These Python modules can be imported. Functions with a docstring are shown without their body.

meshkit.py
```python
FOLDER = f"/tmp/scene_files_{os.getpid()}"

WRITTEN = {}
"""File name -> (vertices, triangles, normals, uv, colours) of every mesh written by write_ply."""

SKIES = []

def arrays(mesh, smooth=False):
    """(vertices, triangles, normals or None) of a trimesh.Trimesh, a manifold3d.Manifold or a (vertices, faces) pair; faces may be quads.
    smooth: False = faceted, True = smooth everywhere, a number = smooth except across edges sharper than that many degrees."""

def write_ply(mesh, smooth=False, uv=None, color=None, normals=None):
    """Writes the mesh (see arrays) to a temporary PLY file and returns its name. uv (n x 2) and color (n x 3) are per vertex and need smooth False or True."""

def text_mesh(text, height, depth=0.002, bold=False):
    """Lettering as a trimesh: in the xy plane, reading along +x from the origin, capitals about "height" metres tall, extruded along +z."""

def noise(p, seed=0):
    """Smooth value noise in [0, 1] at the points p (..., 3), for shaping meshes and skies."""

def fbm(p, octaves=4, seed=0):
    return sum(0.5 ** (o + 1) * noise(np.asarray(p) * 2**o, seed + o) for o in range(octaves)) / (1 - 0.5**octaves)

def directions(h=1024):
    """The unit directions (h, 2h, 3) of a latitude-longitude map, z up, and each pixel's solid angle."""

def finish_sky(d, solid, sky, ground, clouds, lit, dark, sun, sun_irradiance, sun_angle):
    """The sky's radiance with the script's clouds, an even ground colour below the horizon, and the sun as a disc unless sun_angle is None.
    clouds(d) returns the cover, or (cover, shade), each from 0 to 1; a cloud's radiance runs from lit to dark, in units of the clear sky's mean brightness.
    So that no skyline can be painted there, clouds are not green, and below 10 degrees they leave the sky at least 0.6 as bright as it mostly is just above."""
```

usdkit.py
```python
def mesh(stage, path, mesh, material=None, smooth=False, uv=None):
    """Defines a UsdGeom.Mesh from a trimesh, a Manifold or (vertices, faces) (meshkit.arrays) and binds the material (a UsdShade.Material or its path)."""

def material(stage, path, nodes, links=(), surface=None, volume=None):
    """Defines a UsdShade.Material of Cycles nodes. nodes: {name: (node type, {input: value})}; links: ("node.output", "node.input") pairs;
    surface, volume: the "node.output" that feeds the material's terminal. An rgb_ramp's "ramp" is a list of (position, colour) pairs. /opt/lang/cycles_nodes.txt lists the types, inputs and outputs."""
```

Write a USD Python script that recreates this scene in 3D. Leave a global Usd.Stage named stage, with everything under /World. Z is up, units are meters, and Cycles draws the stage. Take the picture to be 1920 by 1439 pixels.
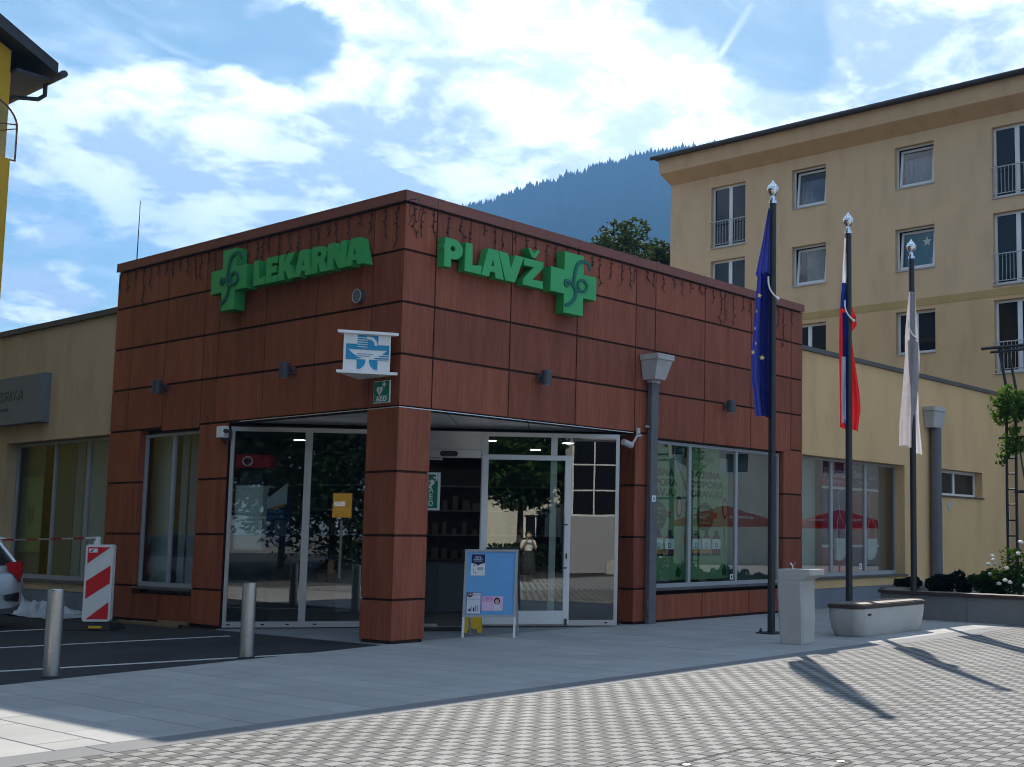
import math, random, numpy as np, trimesh, usdkit, meshkit
import shapely
from shapely.geometry import Polygon, LineString, Point, box as sbox, MultiPolygon
from shapely.ops import unary_union
from shapely import affinity
import manifold3d as m3
from pxr import Usd, UsdGeom, UsdLux, UsdShade, Gf, Sdf

stage = Usd.Stage.CreateInMemory()
UsdGeom.SetStageUpAxis(stage, UsdGeom.Tokens.z)
UsdGeom.SetStageMetersPerUnit(stage, 1.0)
UsdGeom.Xform.Define(stage, '/World')
RNG = np.random.default_rng(7)
random.seed(5)

# ------------------------------------------------------------------ camera
CAMP = np.array([-10.6273, -13.8042, 1.5])
yaw, pitch, roll = .936957, .101081, .0067579
cy, sy, cp, sp = math.cos(yaw), math.sin(yaw), math.cos(pitch), math.sin(pitch)
FW = np.array([sy*cp, cy*cp, sp]); r0 = np.array([cy, -sy, 0]); u0 = np.cross(r0, FW)
RT = r0*math.cos(roll) + u0*math.sin(roll); UPV = -r0*math.sin(roll) + u0*math.cos(roll)
cam = UsdGeom.Camera.Define(stage, '/World/camera')
mtx = Gf.Matrix4d(*[float(x) for x in (*RT, 0, *UPV, 0, *(-FW), 0, *CAMP, 1)])
cam.AddTransformOp().Set(mtx)
FOC = 40.0
APW = FOC*1920/2240.376
cam.CreateFocalLengthAttr(FOC)
cam.CreateHorizontalApertureAttr(APW)
cam.CreateVerticalApertureAttr(APW*767/1024)
cam.CreateHorizontalApertureOffsetAttr(-430.476/1920*APW)
cam.CreateVerticalApertureOffsetAttr(62.088/1920*APW)
cam.CreateClippingRangeAttr(Gf.Vec2f(0.05, 20000))
cam.CreateExposureAttr(2.18)

# ------------------------------------------------------------------ sun and sky
SUN = np.array([.584, .511, .631]); SUN = SUN/np.linalg.norm(SUN)
EL = math.asin(SUN[2]); ROT = math.atan2(SUN[0], SUN[1])
sun = UsdLux.DistantLight.Define(stage, '/World/sun')
sun.CreateIntensityAttr(0.5); sun.CreateAngleAttr(0.5); sun.CreateNormalizeAttr(True)
sun.CreateColorAttr(Gf.Vec3f(1.0, .93, .82))
zx = np.cross([0, 0, 1], SUN); zx /= np.linalg.norm(zx); zy = np.cross(SUN, zx)
sun.AddTransformOp().Set(Gf.Matrix4d(*[float(x) for x in (*zx, 0, *zy, 0, *SUN, 0, 0, 0, 50, 1)]))
SKYSTR = 0.05

def ray_az_el(az, el):
    a, e = math.radians(az), math.radians(el)
    return (math.sin(a)*math.cos(e), math.cos(a)*math.cos(e), math.sin(e))

CLOUD_BUMPS = [  # azimuth, elevation, half width, amount
    (44, 20.5, 9, .75), (39, 22.5, 6, .28), (50, 19, 6, .44), (54, 19, 4.5, .34), (61, 21, 6.5, .46), (66, 19, 7, .35), (24, 16.4, 4.6, .44), (28.5, 16.3, 4.8, .48), (33.5, 17.0, 4.6, .46), (39, 16.2, 5.4, .48), (36, 14.5, 4, .25),
    (22.5, 10.6, 2.6, .3), (24.5, 13.2, 3.2, -.22), (28, 21.5, 6.5, -.30), (33.4, 20.3, 2.6, -.26), (31, 23.6, 2.6, .26), (52.2, 23.8, 5.2, -.50), (55.2, 21.4, 3.6, -.36), (48.5, 25.0, 3.4, -.2)]
SHADE_BUMPS = [(40, 17.0, 5, .40), (35, 15.6, 3.5, .22), (24, 13.8, 4.5, .45), (30, 14, 4, .3), (46, 21, 10, -.40), (62, 20, 5, .10), (27, 17.5, 4, -.25)]
def make_sky():
    N = {"tc": ("texture_coordinate", {}),
         "sky": ("sky_texture", {"sky_type": "single_scattering", "sun_disc": False, "sun_elevation": EL, "sun_rotation": ROT, "altitude": 600.0, "air_density": 1.0, "aerosol_density": 0.5, "ozone_density": 1.5}),
         "sep": ("separate_xyz", {}),
         "zz": ("math", {"math_type": "add", "value2": .22}), "zm": ("math", {"math_type": "maximum", "value2": .03}),
         "dx": ("math", {"math_type": "divide"}), "dy": ("math", {"math_type": "divide"}),
         "cmb": ("combine_xyz", {"z": 0.0}),
         "n1": ("noise_texture", {"scale": 4.2, "detail": 10.0, "roughness": .60, "distortion": .25}),
         "n2": ("noise_texture", {"scale": 1.1, "detail": 3.0, "roughness": .5}),
         "n3": ("noise_texture", {"scale": 7.0, "detail": 8.0, "roughness": .6, "distortion": .2}),
         "mp": ("mapping", {"location": (3.1, 1.7, 0.4)}),
         "mp3": ("mapping", {"location": (3.16, 1.76, 0.4)}),
         "a0": ("math", {"math_type": "multiply_add", "value2": 2.0, "value3": -.75}),
         "a1": ("math", {"math_type": "multiply_add", "value2": .50})}
    L = [("tc.generated", "sep.vector"), ("sep.z", "zm.value1"), ("zm.value", "zz.value1"), ("sep.x", "dx.value1"), ("sep.y", "dy.value1"), ("zz.value", "dx.value2"), ("zz.value", "dy.value2"),
         ("dx.value", "cmb.x"), ("dy.value", "cmb.y"), ("cmb.vector", "mp.vector"), ("mp.vector", "n1.vector"), ("mp.vector", "n2.vector"),
         ("cmb.vector", "mp3.vector"), ("mp3.vector", "n3.vector"),
         ("n1.fac", "a0.value1"), ("n2.fac", "a1.value1"), ("a0.value", "a1.value3")]
    last = "a1.value"
    for i, (az, el, w, a) in enumerate(CLOUD_BUMPS):
        d = ray_az_el(az, el)
        N[f"d{i}"] = ("vector_math", {"math_type": "dot_product", "vector2": d})
        N[f"m{i}"] = ("map_range", {"range_type": "smoothstep", "from_min": math.cos(math.radians(w*1.25)), "from_max": 1.0, "to_min": 0.0, "to_max": a, "clamp": True})
        N[f"s{i}"] = ("math", {"math_type": "add"})
        L += [("tc.generated", f"d{i}.vector1"), (f"d{i}.value", f"m{i}.value"), (f"m{i}.result", f"s{i}.value1"), (last, f"s{i}.value2")]
        last = f"s{i}.value"
    for i, (az, el, w, a) in enumerate(SHADE_BUMPS):
        N[f"e{i}"] = ("vector_math", {"math_type": "dot_product", "vector2": ray_az_el(az, el)})
        N[f"f{i}"] = ("map_range", {"range_type": "smoothstep", "from_min": math.cos(math.radians(w*1.25)), "from_max": 1.0, "to_min": 0.0, "to_max": a, "clamp": True})
        N[f"h{i}"] = ("math", {"math_type": "add"})
        L += [("tc.generated", f"e{i}.vector1"), (f"e{i}.value", f"f{i}.value"), (f"f{i}.result", f"h{i}.value1"), (f"h{i-1}.value" if i else "shd.result", f"h{i}.value2")]
    N["shc"] = ("clamp", {}); L += [(f"h{len(SHADE_BUMPS)-1}.value", "shc.value")]
    # a vapour trail: a narrow band about a great circle, over a short stretch
    c1, c2 = np.array(ray_az_el(52.0, 21.9)), np.array(ray_az_el(53.9, 24.6)); cn = np.cross(c1, c2); cn /= np.linalg.norm(cn); cm_ = (c1+c2)/np.linalg.norm(c1+c2)
    N["t1"] = ("vector_math", {"math_type": "dot_product", "vector2": tuple(cn)}); N["t2"] = ("math", {"math_type": "absolute"})
    N["tn"] = ("math", {"math_type": "multiply_add", "value2": .0075, "value3": .0010})
    N["t3"] = ("map_range", {"range_type": "smoothstep", "from_min": 0.0, "to_min": 1.0, "to_max": 0.0, "clamp": True})
    N["t4"] = ("vector_math", {"math_type": "dot_product", "vector2": tuple(cm_)}); N["t5"] = ("map_range", {"range_type": "smoothstep", "from_min": math.cos(math.radians(2.4)), "from_max": math.cos(math.radians(1.0)), "to_min": 0.0, "to_max": .6, "clamp": True})
    N["t6"] = ("math", {"math_type": "multiply"}); N["cmax"] = ("math", {"math_type": "maximum"})
    L += [("tc.generated", "t1.vector1"), ("t1.value", "t2.value1"), ("n3.fac", "tn.value1"), ("t2.value", "t3.value"), ("tn.value", "t3.from_max"), ("tc.generated", "t4.vector1"), ("t4.value", "t5.value"), ("t3.result", "t6.value1"), ("t5.result", "t6.value2"), ("t6.value", "cmax.value1"), ("cov.result", "cmax.value2")]
    N["cov"] = ("map_range", {"range_type": "smoothstep", "from_min": .47, "from_max": .77, "to_min": 0.0, "to_max": 1.0, "clamp": True})
    N["shd"] = ("map_range", {"range_type": "smoothstep", "from_min": .37, "from_max": .60, "to_min": 0.0, "to_max": 1.0, "clamp": True})
    N["ccol"] = ("mix_color", {"a": (9.4, 10.0, 11.0), "b": (3.7, 4.3, 5.2), "use_clamp": True})
    N["skyg"] = ("mix_color", {"blend_type": "multiply", "fac": 1.0, "b": (.50, .56, .48)})
    N["mixc"] = ("mix_color", {})
    N["cim"] = ("mapping", {"scale": (1.1, 3.4, 1.0), "rotation": (0, 0, .5), "location": (4.2, .8, 0)}); N["cin"] = ("noise_texture", {"scale": 2.2, "detail": 7.0, "roughness": .6, "distortion": .6})
    N["ci2"] = ("map_range", {"range_type": "smoothstep", "from_min": .42, "from_max": .78, "to_min": 0.0, "to_max": .42, "clamp": True}); N["ci3"] = ("math", {"math_type": "maximum"})
    N["bg"] = ("background_shader", {"strength": SKYSTR})
    L += [(last, "cov.value"), ("n3.fac", "shd.value"), ("shc.result", "ccol.fac"), ("sky.color", "skyg.a"), ("skyg.result", "mixc.a"), ("ccol.result", "mixc.b"), ("cmax.value", "ci3.value1"), ("cmb.vector", "cim.vector"), ("cim.vector", "cin.vector"), ("cin.fac", "ci2.value"), ("ci2.result", "ci3.value2"), ("ci3.value", "mixc.fac"), ("mixc.result", "bg.color")]
    return usdkit.material(stage, '/World/Looks/sky_air', N, L, surface="bg.background")
UsdGeom.Scope.Define(stage, '/World/Looks')
dome = UsdLux.DomeLight.Define(stage, '/World/sky')
UsdShade.MaterialBindingAPI.Apply(dome.GetPrim()).Bind(make_sky())
dome.GetPrim().SetCustomDataByKey('kind', 'structure')

# ------------------------------------------------------------------ helpers
_names = {}
def numbered(parent, name):
    k = (parent, name); n = _names.get(k, 0); _names[k] = n+1
    return f'{parent}/{name}' if n == 0 else f'{parent}/{name}_{n:03d}'
class Node:
    def __init__(s, path, loc): s.path, s.loc = path, np.asarray(loc, float)
    @property
    def prim(s): return stage.GetPrimAtPath(s.path)
    def part(s, name, mesh, mat, smooth=False, label=None, kind=None):
        v, f = vf(mesh)
        p = numbered(s.path, name)
        usdkit.mesh(stage, p, trimesh.Trimesh(v - s.loc, f, process=False), M(mat), smooth=smooth)
        n = Node(p, s.loc)
        if label: n.prim.SetCustomDataByKey('label', label)
        if kind: n.prim.SetCustomDataByKey('kind', kind)
        return n
def vf(mesh):
    if isinstance(mesh, (list,)): mesh = join(mesh)
    if hasattr(mesh, 'to_mesh'):
        q = mesh.to_mesh(); return np.array(q.vert_properties[:, :3], float), np.array(q.tri_verts, int)
    return np.array(mesh.vertices, float), np.array(mesh.faces, int)
def join(ms):
    vs, fs, k = [], [], 0
    for q in ms:
        v, f = vf(q); vs.append(v); fs.append(f+k); k += len(v)
    return trimesh.Trimesh(np.vstack(vs), np.vstack(fs), process=False)
def tag(p, label=None, cat=None, group=None, kind=None):
    for k, v in (('label', label), ('category', cat), ('group', group), ('kind', kind)):
        if v: p.SetCustomDataByKey(k, v)
def thing(name, label, cat, loc=(0, 0, 0), group=None, kind=None):
    p = numbered('/World', name); x = UsdGeom.Xform.Define(stage, p); x.AddTranslateOp().Set(Gf.Vec3d(*map(float, loc)))
    tag(x.GetPrim(), label, cat, group, kind); return Node(p, loc)
def struct(name, loc=(0, 0, 0)):
    return thing(name, None, None, loc, kind='structure')
def copy_thing(src, name, label, cat, loc, rotz=0, group=None):
    p = numbered('/World', name); x = UsdGeom.Xform.Define(stage, p); x.AddTranslateOp().Set(Gf.Vec3d(*map(float, loc)))
    if rotz: x.AddRotateZOp().Set(rotz)
    x.GetPrim().GetReferences().AddInternalReference(src.path); x.GetPrim().SetInstanceable(True)
    tag(x.GetPrim(), label, cat, group); return Node(p, loc)

def cube(a, b):
    a, b = np.minimum(a, b), np.maximum(a, b)
    return trimesh.creation.box(extents=b-a, transform=trimesh.transformations.translation_matrix((a+b)/2))
class Plane:
    """u along the wall (to the right when looking at it), z up, w outward."""
    def __init__(s, o, r):
        s.o = np.asarray(o, float); s.r = np.asarray(r, float)/np.linalg.norm(r); s.n = np.cross(s.r, [0, 0, 1.])
        T = np.eye(4); T[:3, 0] = s.r; T[:3, 1] = [0, 0, 1]; T[:3, 2] = s.n; T[:3, 3] = s.o; s.T = T
    def pt(s, u, z, w=0): return s.o + s.r*u + s.n*w + np.array([0, 0, z])
    def box(s, a, b, z0, z1, w0, w1):
        q = cube(np.array([a, z0, w0]), np.array([b, z1, w1])); q.apply_transform(s.T); return q
    def cbox(s, a, b, z0, z1, w0, w1, c=.004):
        """box whose front edges are bevelled"""
        v = []
        for (aa, bb, zz0, zz1, w) in ((a, b, z0, z1, w0), (a, b, z0, z1, w1-c), (a+c, b-c, z0+c, z1-c, w1)):
            v += [(aa, zz0, w), (bb, zz0, w), (bb, zz1, w), (aa, zz1, w)]
        f = []
        for k in (0, 4):
            for i in range(4):
                j = (i+1) % 4; f += [(k+i, k+j, k+4+j), (k+i, k+4+j, k+4+i)]
        f += [(8, 9, 10), (8, 10, 11), (0, 2, 1), (0, 3, 2)]
        q = trimesh.Trimesh(np.array(v, float), np.array(f), process=False); q.apply_transform(s.T); return q
    def ext(s, poly, w0, w1):
        out = []
        for g in getattr(poly, 'geoms', [poly]):
            if g.is_empty or g.area < 1e-9: continue
            q = trimesh.creation.extrude_polygon(g, w1-w0, engine='earcut'); q.apply_translation([0, 0, w0]); q.apply_transform(s.T); out.append(q)
        return join(out)
    def text(s, t, h, u, z, w, bold=False, depth=.002, fit=None, align='c'):
        q = meshkit.text_mesh(t, h, depth, bold); b = q.bounds
        if fit: q.apply_scale([fit/(b[1][0]-b[0][0]), 1, 1]); b = q.bounds
        du = {'c': -(b[0][0]+b[1][0])/2, 'l': -b[0][0], 'r': -b[1][0]}[align]
        q.apply_translation([u+du, z, w]); q.apply_transform(s.T); return q
def heavy(pl, t, h, u, z, w, d, fit=None, align='c'):
    """heavier lettering: the same letters laid in shifted layers"""
    return join([pl.text(t, h, u+a*d, z+b*d, w+k*.0004, True, .0012, fit, align) for k, (a, b) in enumerate(((-1, 0), (1, 0), (0, .7), (0, -.7), (0, 0)))])
def tilted(o, r, u):
    """plane with any up vector"""
    p = Plane(o, r); r = p.r; u = np.asarray(u, float)/np.linalg.norm(u); n = np.cross(r, u)
    p.n = n; p.T[:3, 1] = u; p.T[:3, 2] = n
    p.pt = lambda a, z, w=0: p.o + p.r*a + u*z + n*w
    return p
def tube(pts, r, k=6, cap=True):
    pts = np.asarray(pts, float); n = len(pts); rr = np.full(n, r) if np.ndim(r) == 0 else np.asarray(r, float)
    d = np.gradient(pts, axis=0); d /= np.linalg.norm(d, axis=1, keepdims=True)+1e-12
    ref = np.array([0, 0, 1.]) if abs(d[0][2]) < .9 else np.array([1., 0, 0])
    v = []; a = np.cross(ref, d[0]); a /= np.linalg.norm(a)
    for i in range(n):
        a = a - d[i]*(a@d[i]); a /= np.linalg.norm(a)+1e-12; b = np.cross(d[i], a)
        for j in range(k):
            t = 2*math.pi*j/k; v.append(pts[i] + rr[i]*(a*math.cos(t)+b*math.sin(t)))
    f = []
    for i in range(n-1):
        for j in range(k):
            j2 = (j+1) % k; f += [(i*k+j, i*k+j2, (i+1)*k+j2), (i*k+j, (i+1)*k+j2, (i+1)*k+j)]
    if cap:
        v += [pts[0], pts[-1]]; c0, c1 = len(v)-2, len(v)-1
        for j in range(k):
            j2 = (j+1) % k; f += [(c0, j2, j), (c1, (n-1)*k+j, (n-1)*k+j2)]
    return trimesh.Trimesh(np.array(v), np.array(f), process=False)
def lathe(prof, at, k=20):
    prof = np.asarray(prof, float); n = len(prof); v, f = [], []
    for r, z in prof:
        for j in range(k):
            t = 2*math.pi*j/k; v.append((at[0]+r*math.cos(t), at[1]+r*math.sin(t), at[2]+z))
    for i in range(n-1):
        for j in range(k):
            j2 = (j+1) % k; f += [(i*k+j, i*k+j2, (i+1)*k+j2), (i*k+j, (i+1)*k+j2, (i+1)*k+j)]
    v += [(at[0], at[1], at[2]+prof[0][1]), (at[0], at[1], at[2]+prof[-1][1])]; c0, c1 = len(v)-2, len(v)-1
    for j in range(k):
        j2 = (j+1) % k; f += [(c0, j2, j), (c1, (n-1)*k+j, (n-1)*k+j2)]
    return trimesh.Trimesh(np.array(v), np.array(f), process=False)
def prism(poly, z0, z1):
    out = []
    for g in getattr(poly, 'geoms', [poly]):
        q = trimesh.creation.extrude_polygon(g, z1-z0, engine='earcut'); q.apply_translation([0, 0, z0]); out.append(q)
    return join(out)
def hull(pts): return trimesh.convex.convex_hull(np.asarray(pts, float))
def rough_ball(c, r, seed, n=2, amp=.25, f=2.0):
    q = trimesh.creation.icosphere(subdivisions=n); v = q.vertices
    k = 1 + amp*(meshkit.fbm(v*f+seed*7.3, 3, seed)-.5)*2
    q.vertices = v*k[:, None]*np.asarray(r)+np.asarray(c); return q

# ------------------------------------------------------------------ materials
_mats, _defs = {}, {}
def M(name):
    if name not in _mats: _mats[name] = _defs[name](f'/World/Looks/{name}')
    return _mats[name]
def plain(name, col, rough=.5, metal=0., spec=.5, var=.08, scale=3., bump=0., bscale=80., rnd=0., coat=0.):
    def mk(p):
        c = np.array(col, float)
        N = {"g": ("geometry", {}), "n": ("noise_texture", {"scale": scale, "detail": 5.0, "roughness": .6}),
             "r": ("map_range", {"from_min": .3, "from_max": .7, "to_min": 1-var, "to_max": 1+var, "clamp": True}),
             "mul": ("mix_color", {"blend_type": "multiply", "fac": 1.0, "a": tuple(c), "use_clamp": True}),
             "cmb": ("combine_color", {}),
             "p": ("principled_bsdf", {"roughness": rough, "metallic": metal, "specular_ior_level": spec, "coat_weight": coat})}
        L = [("g.position", "n.vector"), ("n.fac", "r.value")]
        last = "r.result"
        if rnd:
            N["oi"] = ("object_info", {}); N["rr"] = ("map_range", {"from_min": 0., "from_max": 1., "to_min": 1-rnd, "to_max": 1+rnd}); N["mm"] = ("math", {"math_type": "multiply"})
            L += [("oi.random", "rr.value"), (last, "mm.value1"), ("rr.result", "mm.value2")]; last = "mm.value"
        L += [(last, "cmb.r"), (last, "cmb.g"), (last, "cmb.b"), ("cmb.color", "mul.b"), ("mul.result", "p.base_color")]
        if bump:
            N["nb"] = ("noise_texture", {"scale": bscale, "detail": 4.0, "roughness": .6}); N["b"] = ("bump", {"strength": min(1, bump), "distance": .01})
            L += [("g.position", "nb.vector"), ("nb.fac", "b.height"), ("b.normal", "p.normal")]
        return usdkit.material(stage, p, N, L, surface="p.BSDF")
    _defs[name] = mk
def speckle(name, ca, cb, scale=140., rough=.85, rnd=.05, island=False, lo=.40, hi=.60, blot=.07, bump=.25):
    """stone of two mixed grains, with blotches"""
    def mk(p):
        N = {"g": ("geometry", {}), "n": ("noise_texture", {"scale": scale, "detail": 2.0, "roughness": .7}),
             "r": ("map_range", {"from_min": lo, "from_max": hi, "clamp": True}), "mx": ("mix_color", {"a": ca, "b": cb}),
             "n2": ("noise_texture", {"scale": .9, "detail": 7.0, "roughness": .7}), "r2": ("map_range", {"from_min": .3, "from_max": .7, "to_min": 1-blot, "to_max": 1+blot, "clamp": True}),
             "oi": ("object_info", {}), "rr": ("map_range", {"from_min": 0., "from_max": 1., "to_min": 1-rnd, "to_max": 1+rnd}), "mm": ("math", {"math_type": "multiply"}),
             "cmb": ("combine_color", {}), "mul": ("mix_color", {"blend_type": "multiply", "fac": 1.0}),
             "b": ("bump", {"strength": bump, "distance": .004}),
             "p": ("principled_bsdf", {"roughness": rough, "specular_ior_level": .4})}
        L = [("g.position", "n.vector"), ("n.fac", "r.value"), ("r.result", "mx.fac"), ("g.position", "n2.vector"), ("n2.fac", "r2.value"),
             (("g.random_per_island" if island else "oi.random"), "rr.value"), ("r2.result", "mm.value1"), ("rr.result", "mm.value2"),
             ("mm.value", "cmb.r"), ("mm.value", "cmb.g"), ("mm.value", "cmb.b"), ("mx.result", "mul.a"), ("cmb.color", "mul.b"), ("mul.result", "p.base_color"),
             ("n.fac", "b.height"), ("b.normal", "p.normal")]
        return usdkit.material(stage, p, N, L, surface="p.BSDF")
    _defs[name] = mk
def panel_mat(name, c1, c2, c3):
    """rusty brown wood-grained facade board: fine upright streaks, blotches, a tone of its own"""
    def mk(p):
        N = {"g": ("geometry", {}), "mp": ("mapping", {"scale": (26., 26., 1.1)}), "n": ("noise_texture", {"scale": 1.6, "detail": 6.0, "roughness": .65}),
             "mp2": ("mapping", {"scale": (5., 5., .5)}), "n2": ("noise_texture", {"scale": 1.0, "detail": 4.0, "roughness": .6}),
             "ramp": ("rgb_ramp", {"ramp": [(.30, c1), (.5, c2), (.70, c3)]}),
             "mf": ("mix_float", {"fac": .42, "use_clamp": True}),
             "oi": ("object_info", {}), "rr": ("map_range", {"from_min": 0., "from_max": 1., "to_min": .80, "to_max": 1.14}),
             "cmb": ("combine_color", {}), "mul": ("mix_color", {"blend_type": "multiply", "fac": 1.0}),
             "b": ("bump", {"strength": .15, "distance": .004}),
             "p": ("principled_bsdf", {"roughness": .55, "specular_ior_level": .35})}
        L = [("g.position", "mp.vector"), ("mp.vector", "n.vector"), ("g.position", "mp2.vector"), ("mp2.vector", "n2.vector"), ("n.fac", "mf.a"), ("n2.fac", "mf.b"), ("mf.result", "ramp.fac"),
             ("oi.random", "rr.value"), ("rr.result", "cmb.r"), ("rr.result", "cmb.g"), ("rr.result", "cmb.b"), ("ramp.color", "mul.a"), ("cmb.color", "mul.b"), ("mul.result", "p.base_color"),
             ("n.fac", "b.height"), ("b.normal", "p.normal")]
        return usdkit.material(stage, p, N, L, surface="p.BSDF")
    _defs[name] = mk
def stucco(name, col, stain=.16):
    """fine-grained plaster with weather stains that run down"""
    def mk(p):
        d = tuple(np.array(col)*(1-stain*1.6)); l = tuple(np.minimum(np.array(col)*(1+stain*.5), .9))
        N = {"g": ("geometry", {}), "n": ("noise_texture", {"scale": 38., "detail": 3.0, "roughness": .7}),
             "mp": ("mapping", {"scale": (1.2, 1.2, .35)}), "n2": ("noise_texture", {"scale": 1.2, "detail": 7.0, "roughness": .62}),
             "ramp": ("rgb_ramp", {"ramp": [(.28, d), (.5, tuple(col)), (.75, l)]}),
             "sp": ("map_range", {"from_min": .3, "from_max": .7, "to_min": .90, "to_max": 1.08, "clamp": True}), "cmb": ("combine_color", {}), "mul": ("mix_color", {"blend_type": "multiply", "fac": 1.0}),
             "b": ("bump", {"strength": .55, "distance": .012}), "p": ("principled_bsdf", {"roughness": .92, "specular_ior_level": .25})}
        L = [("g.position", "n.vector"), ("g.position", "mp.vector"), ("mp.vector", "n2.vector"), ("n2.fac", "ramp.fac"), ("n.fac", "sp.value"),
             ("sp.result", "cmb.r"), ("sp.result", "cmb.g"), ("sp.result", "cmb.b"), ("ramp.color", "mul.a"), ("cmb.color", "mul.b"), ("mul.result", "p.base_color"), ("n.fac", "b.height"), ("b.normal", "p.normal")]
        return usdkit.material(stage, p, N, L, surface="p.BSDF")
    _defs[name] = mk
def glass(name, tint, ior=1.75):
    def mk(p):
        N = {"t": ("transparent_bsdf", {"color": tint}), "g": ("glossy_bsdf", {"color": (1, 1, 1), "roughness": 0.0}), "f": ("fresnel", {"IOR": ior}), "m": ("mix_closure", {}),
             "ge": ("geometry", {}), "n": ("noise_texture", {"scale": .9, "detail": 1.0}), "b": ("bump", {"strength": .06, "distance": .01})}
        N["inv"] = ("math", {"math_type": "subtract", "value1": 1.0}); N["ff"] = ("math", {"math_type": "multiply"})
        L = [("ge.backfacing", "inv.value2"), ("f.fac", "ff.value1"), ("inv.value", "ff.value2"), ("ff.value", "m.fac"), ("t.BSDF", "m.closure1"), ("g.BSDF", "m.closure2"), ("ge.position", "n.vector"), ("n.fac", "b.height"), ("b.normal", "g.normal")]
        return usdkit.material(stage, p, N, L, surface="m.closure")
    _defs[name] = mk
def leaf(name, ca, cb, trans=.35):
    def mk(p):
        N = {"oi": ("geometry", {}), "mx": ("mix_color", {"a": ca, "b": cb}), "p": ("principled_bsdf", {"roughness": .75, "specular_ior_level": .12}), "t": ("translucent_bsdf", {}), "m": ("mix_closure", {"fac": trans}),
             "br": ("mix_color", {"blend_type": "multiply", "fac": 1.0, "b": (1.25, 1.25, .6)})}
        L = [("oi.random_per_island", "mx.fac"), ("mx.result", "p.base_color"), ("mx.result", "br.a"), ("br.result", "t.color"), ("p.BSDF", "m.closure1"), ("t.BSDF", "m.closure2")]
        return usdkit.material(stage, p, N, L, surface="m.closure")
    _defs[name] = mk
def emit(name, col, s):
    _defs[name] = lambda p: usdkit.material(stage, p, {"e": ("emission", {"color": col, "strength": s})}, [], surface="e.emission")
def cloth(name, col, trans=.35):
    def mk(p):
        N = {"g": ("geometry", {}), "n": ("noise_texture", {"scale": 9., "detail": 3.0}), "r": ("map_range", {"from_min": .3, "from_max": .7, "to_min": .92, "to_max": 1.06, "clamp": True}), "cmb": ("combine_color", {}),
             "mul": ("mix_color", {"blend_type": "multiply", "fac": 1.0, "a": col}), "p": ("principled_bsdf", {"roughness": .75, "specular_ior_level": .2}), "t": ("translucent_bsdf", {}), "m": ("mix_closure", {"fac": trans})}
        L = [("g.position", "n.vector"), ("n.fac", "r.value"), ("r.result", "cmb.r"), ("r.result", "cmb.g"), ("r.result", "cmb.b"), ("cmb.color", "mul.b"), ("mul.result", "p.base_color"), ("mul.result", "t.color"), ("p.BSDF", "m.closure1"), ("t.BSDF", "m.closure2")]
        return usdkit.material(stage, p, N, L, surface="m.closure")
    _defs[name] = mk

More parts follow.
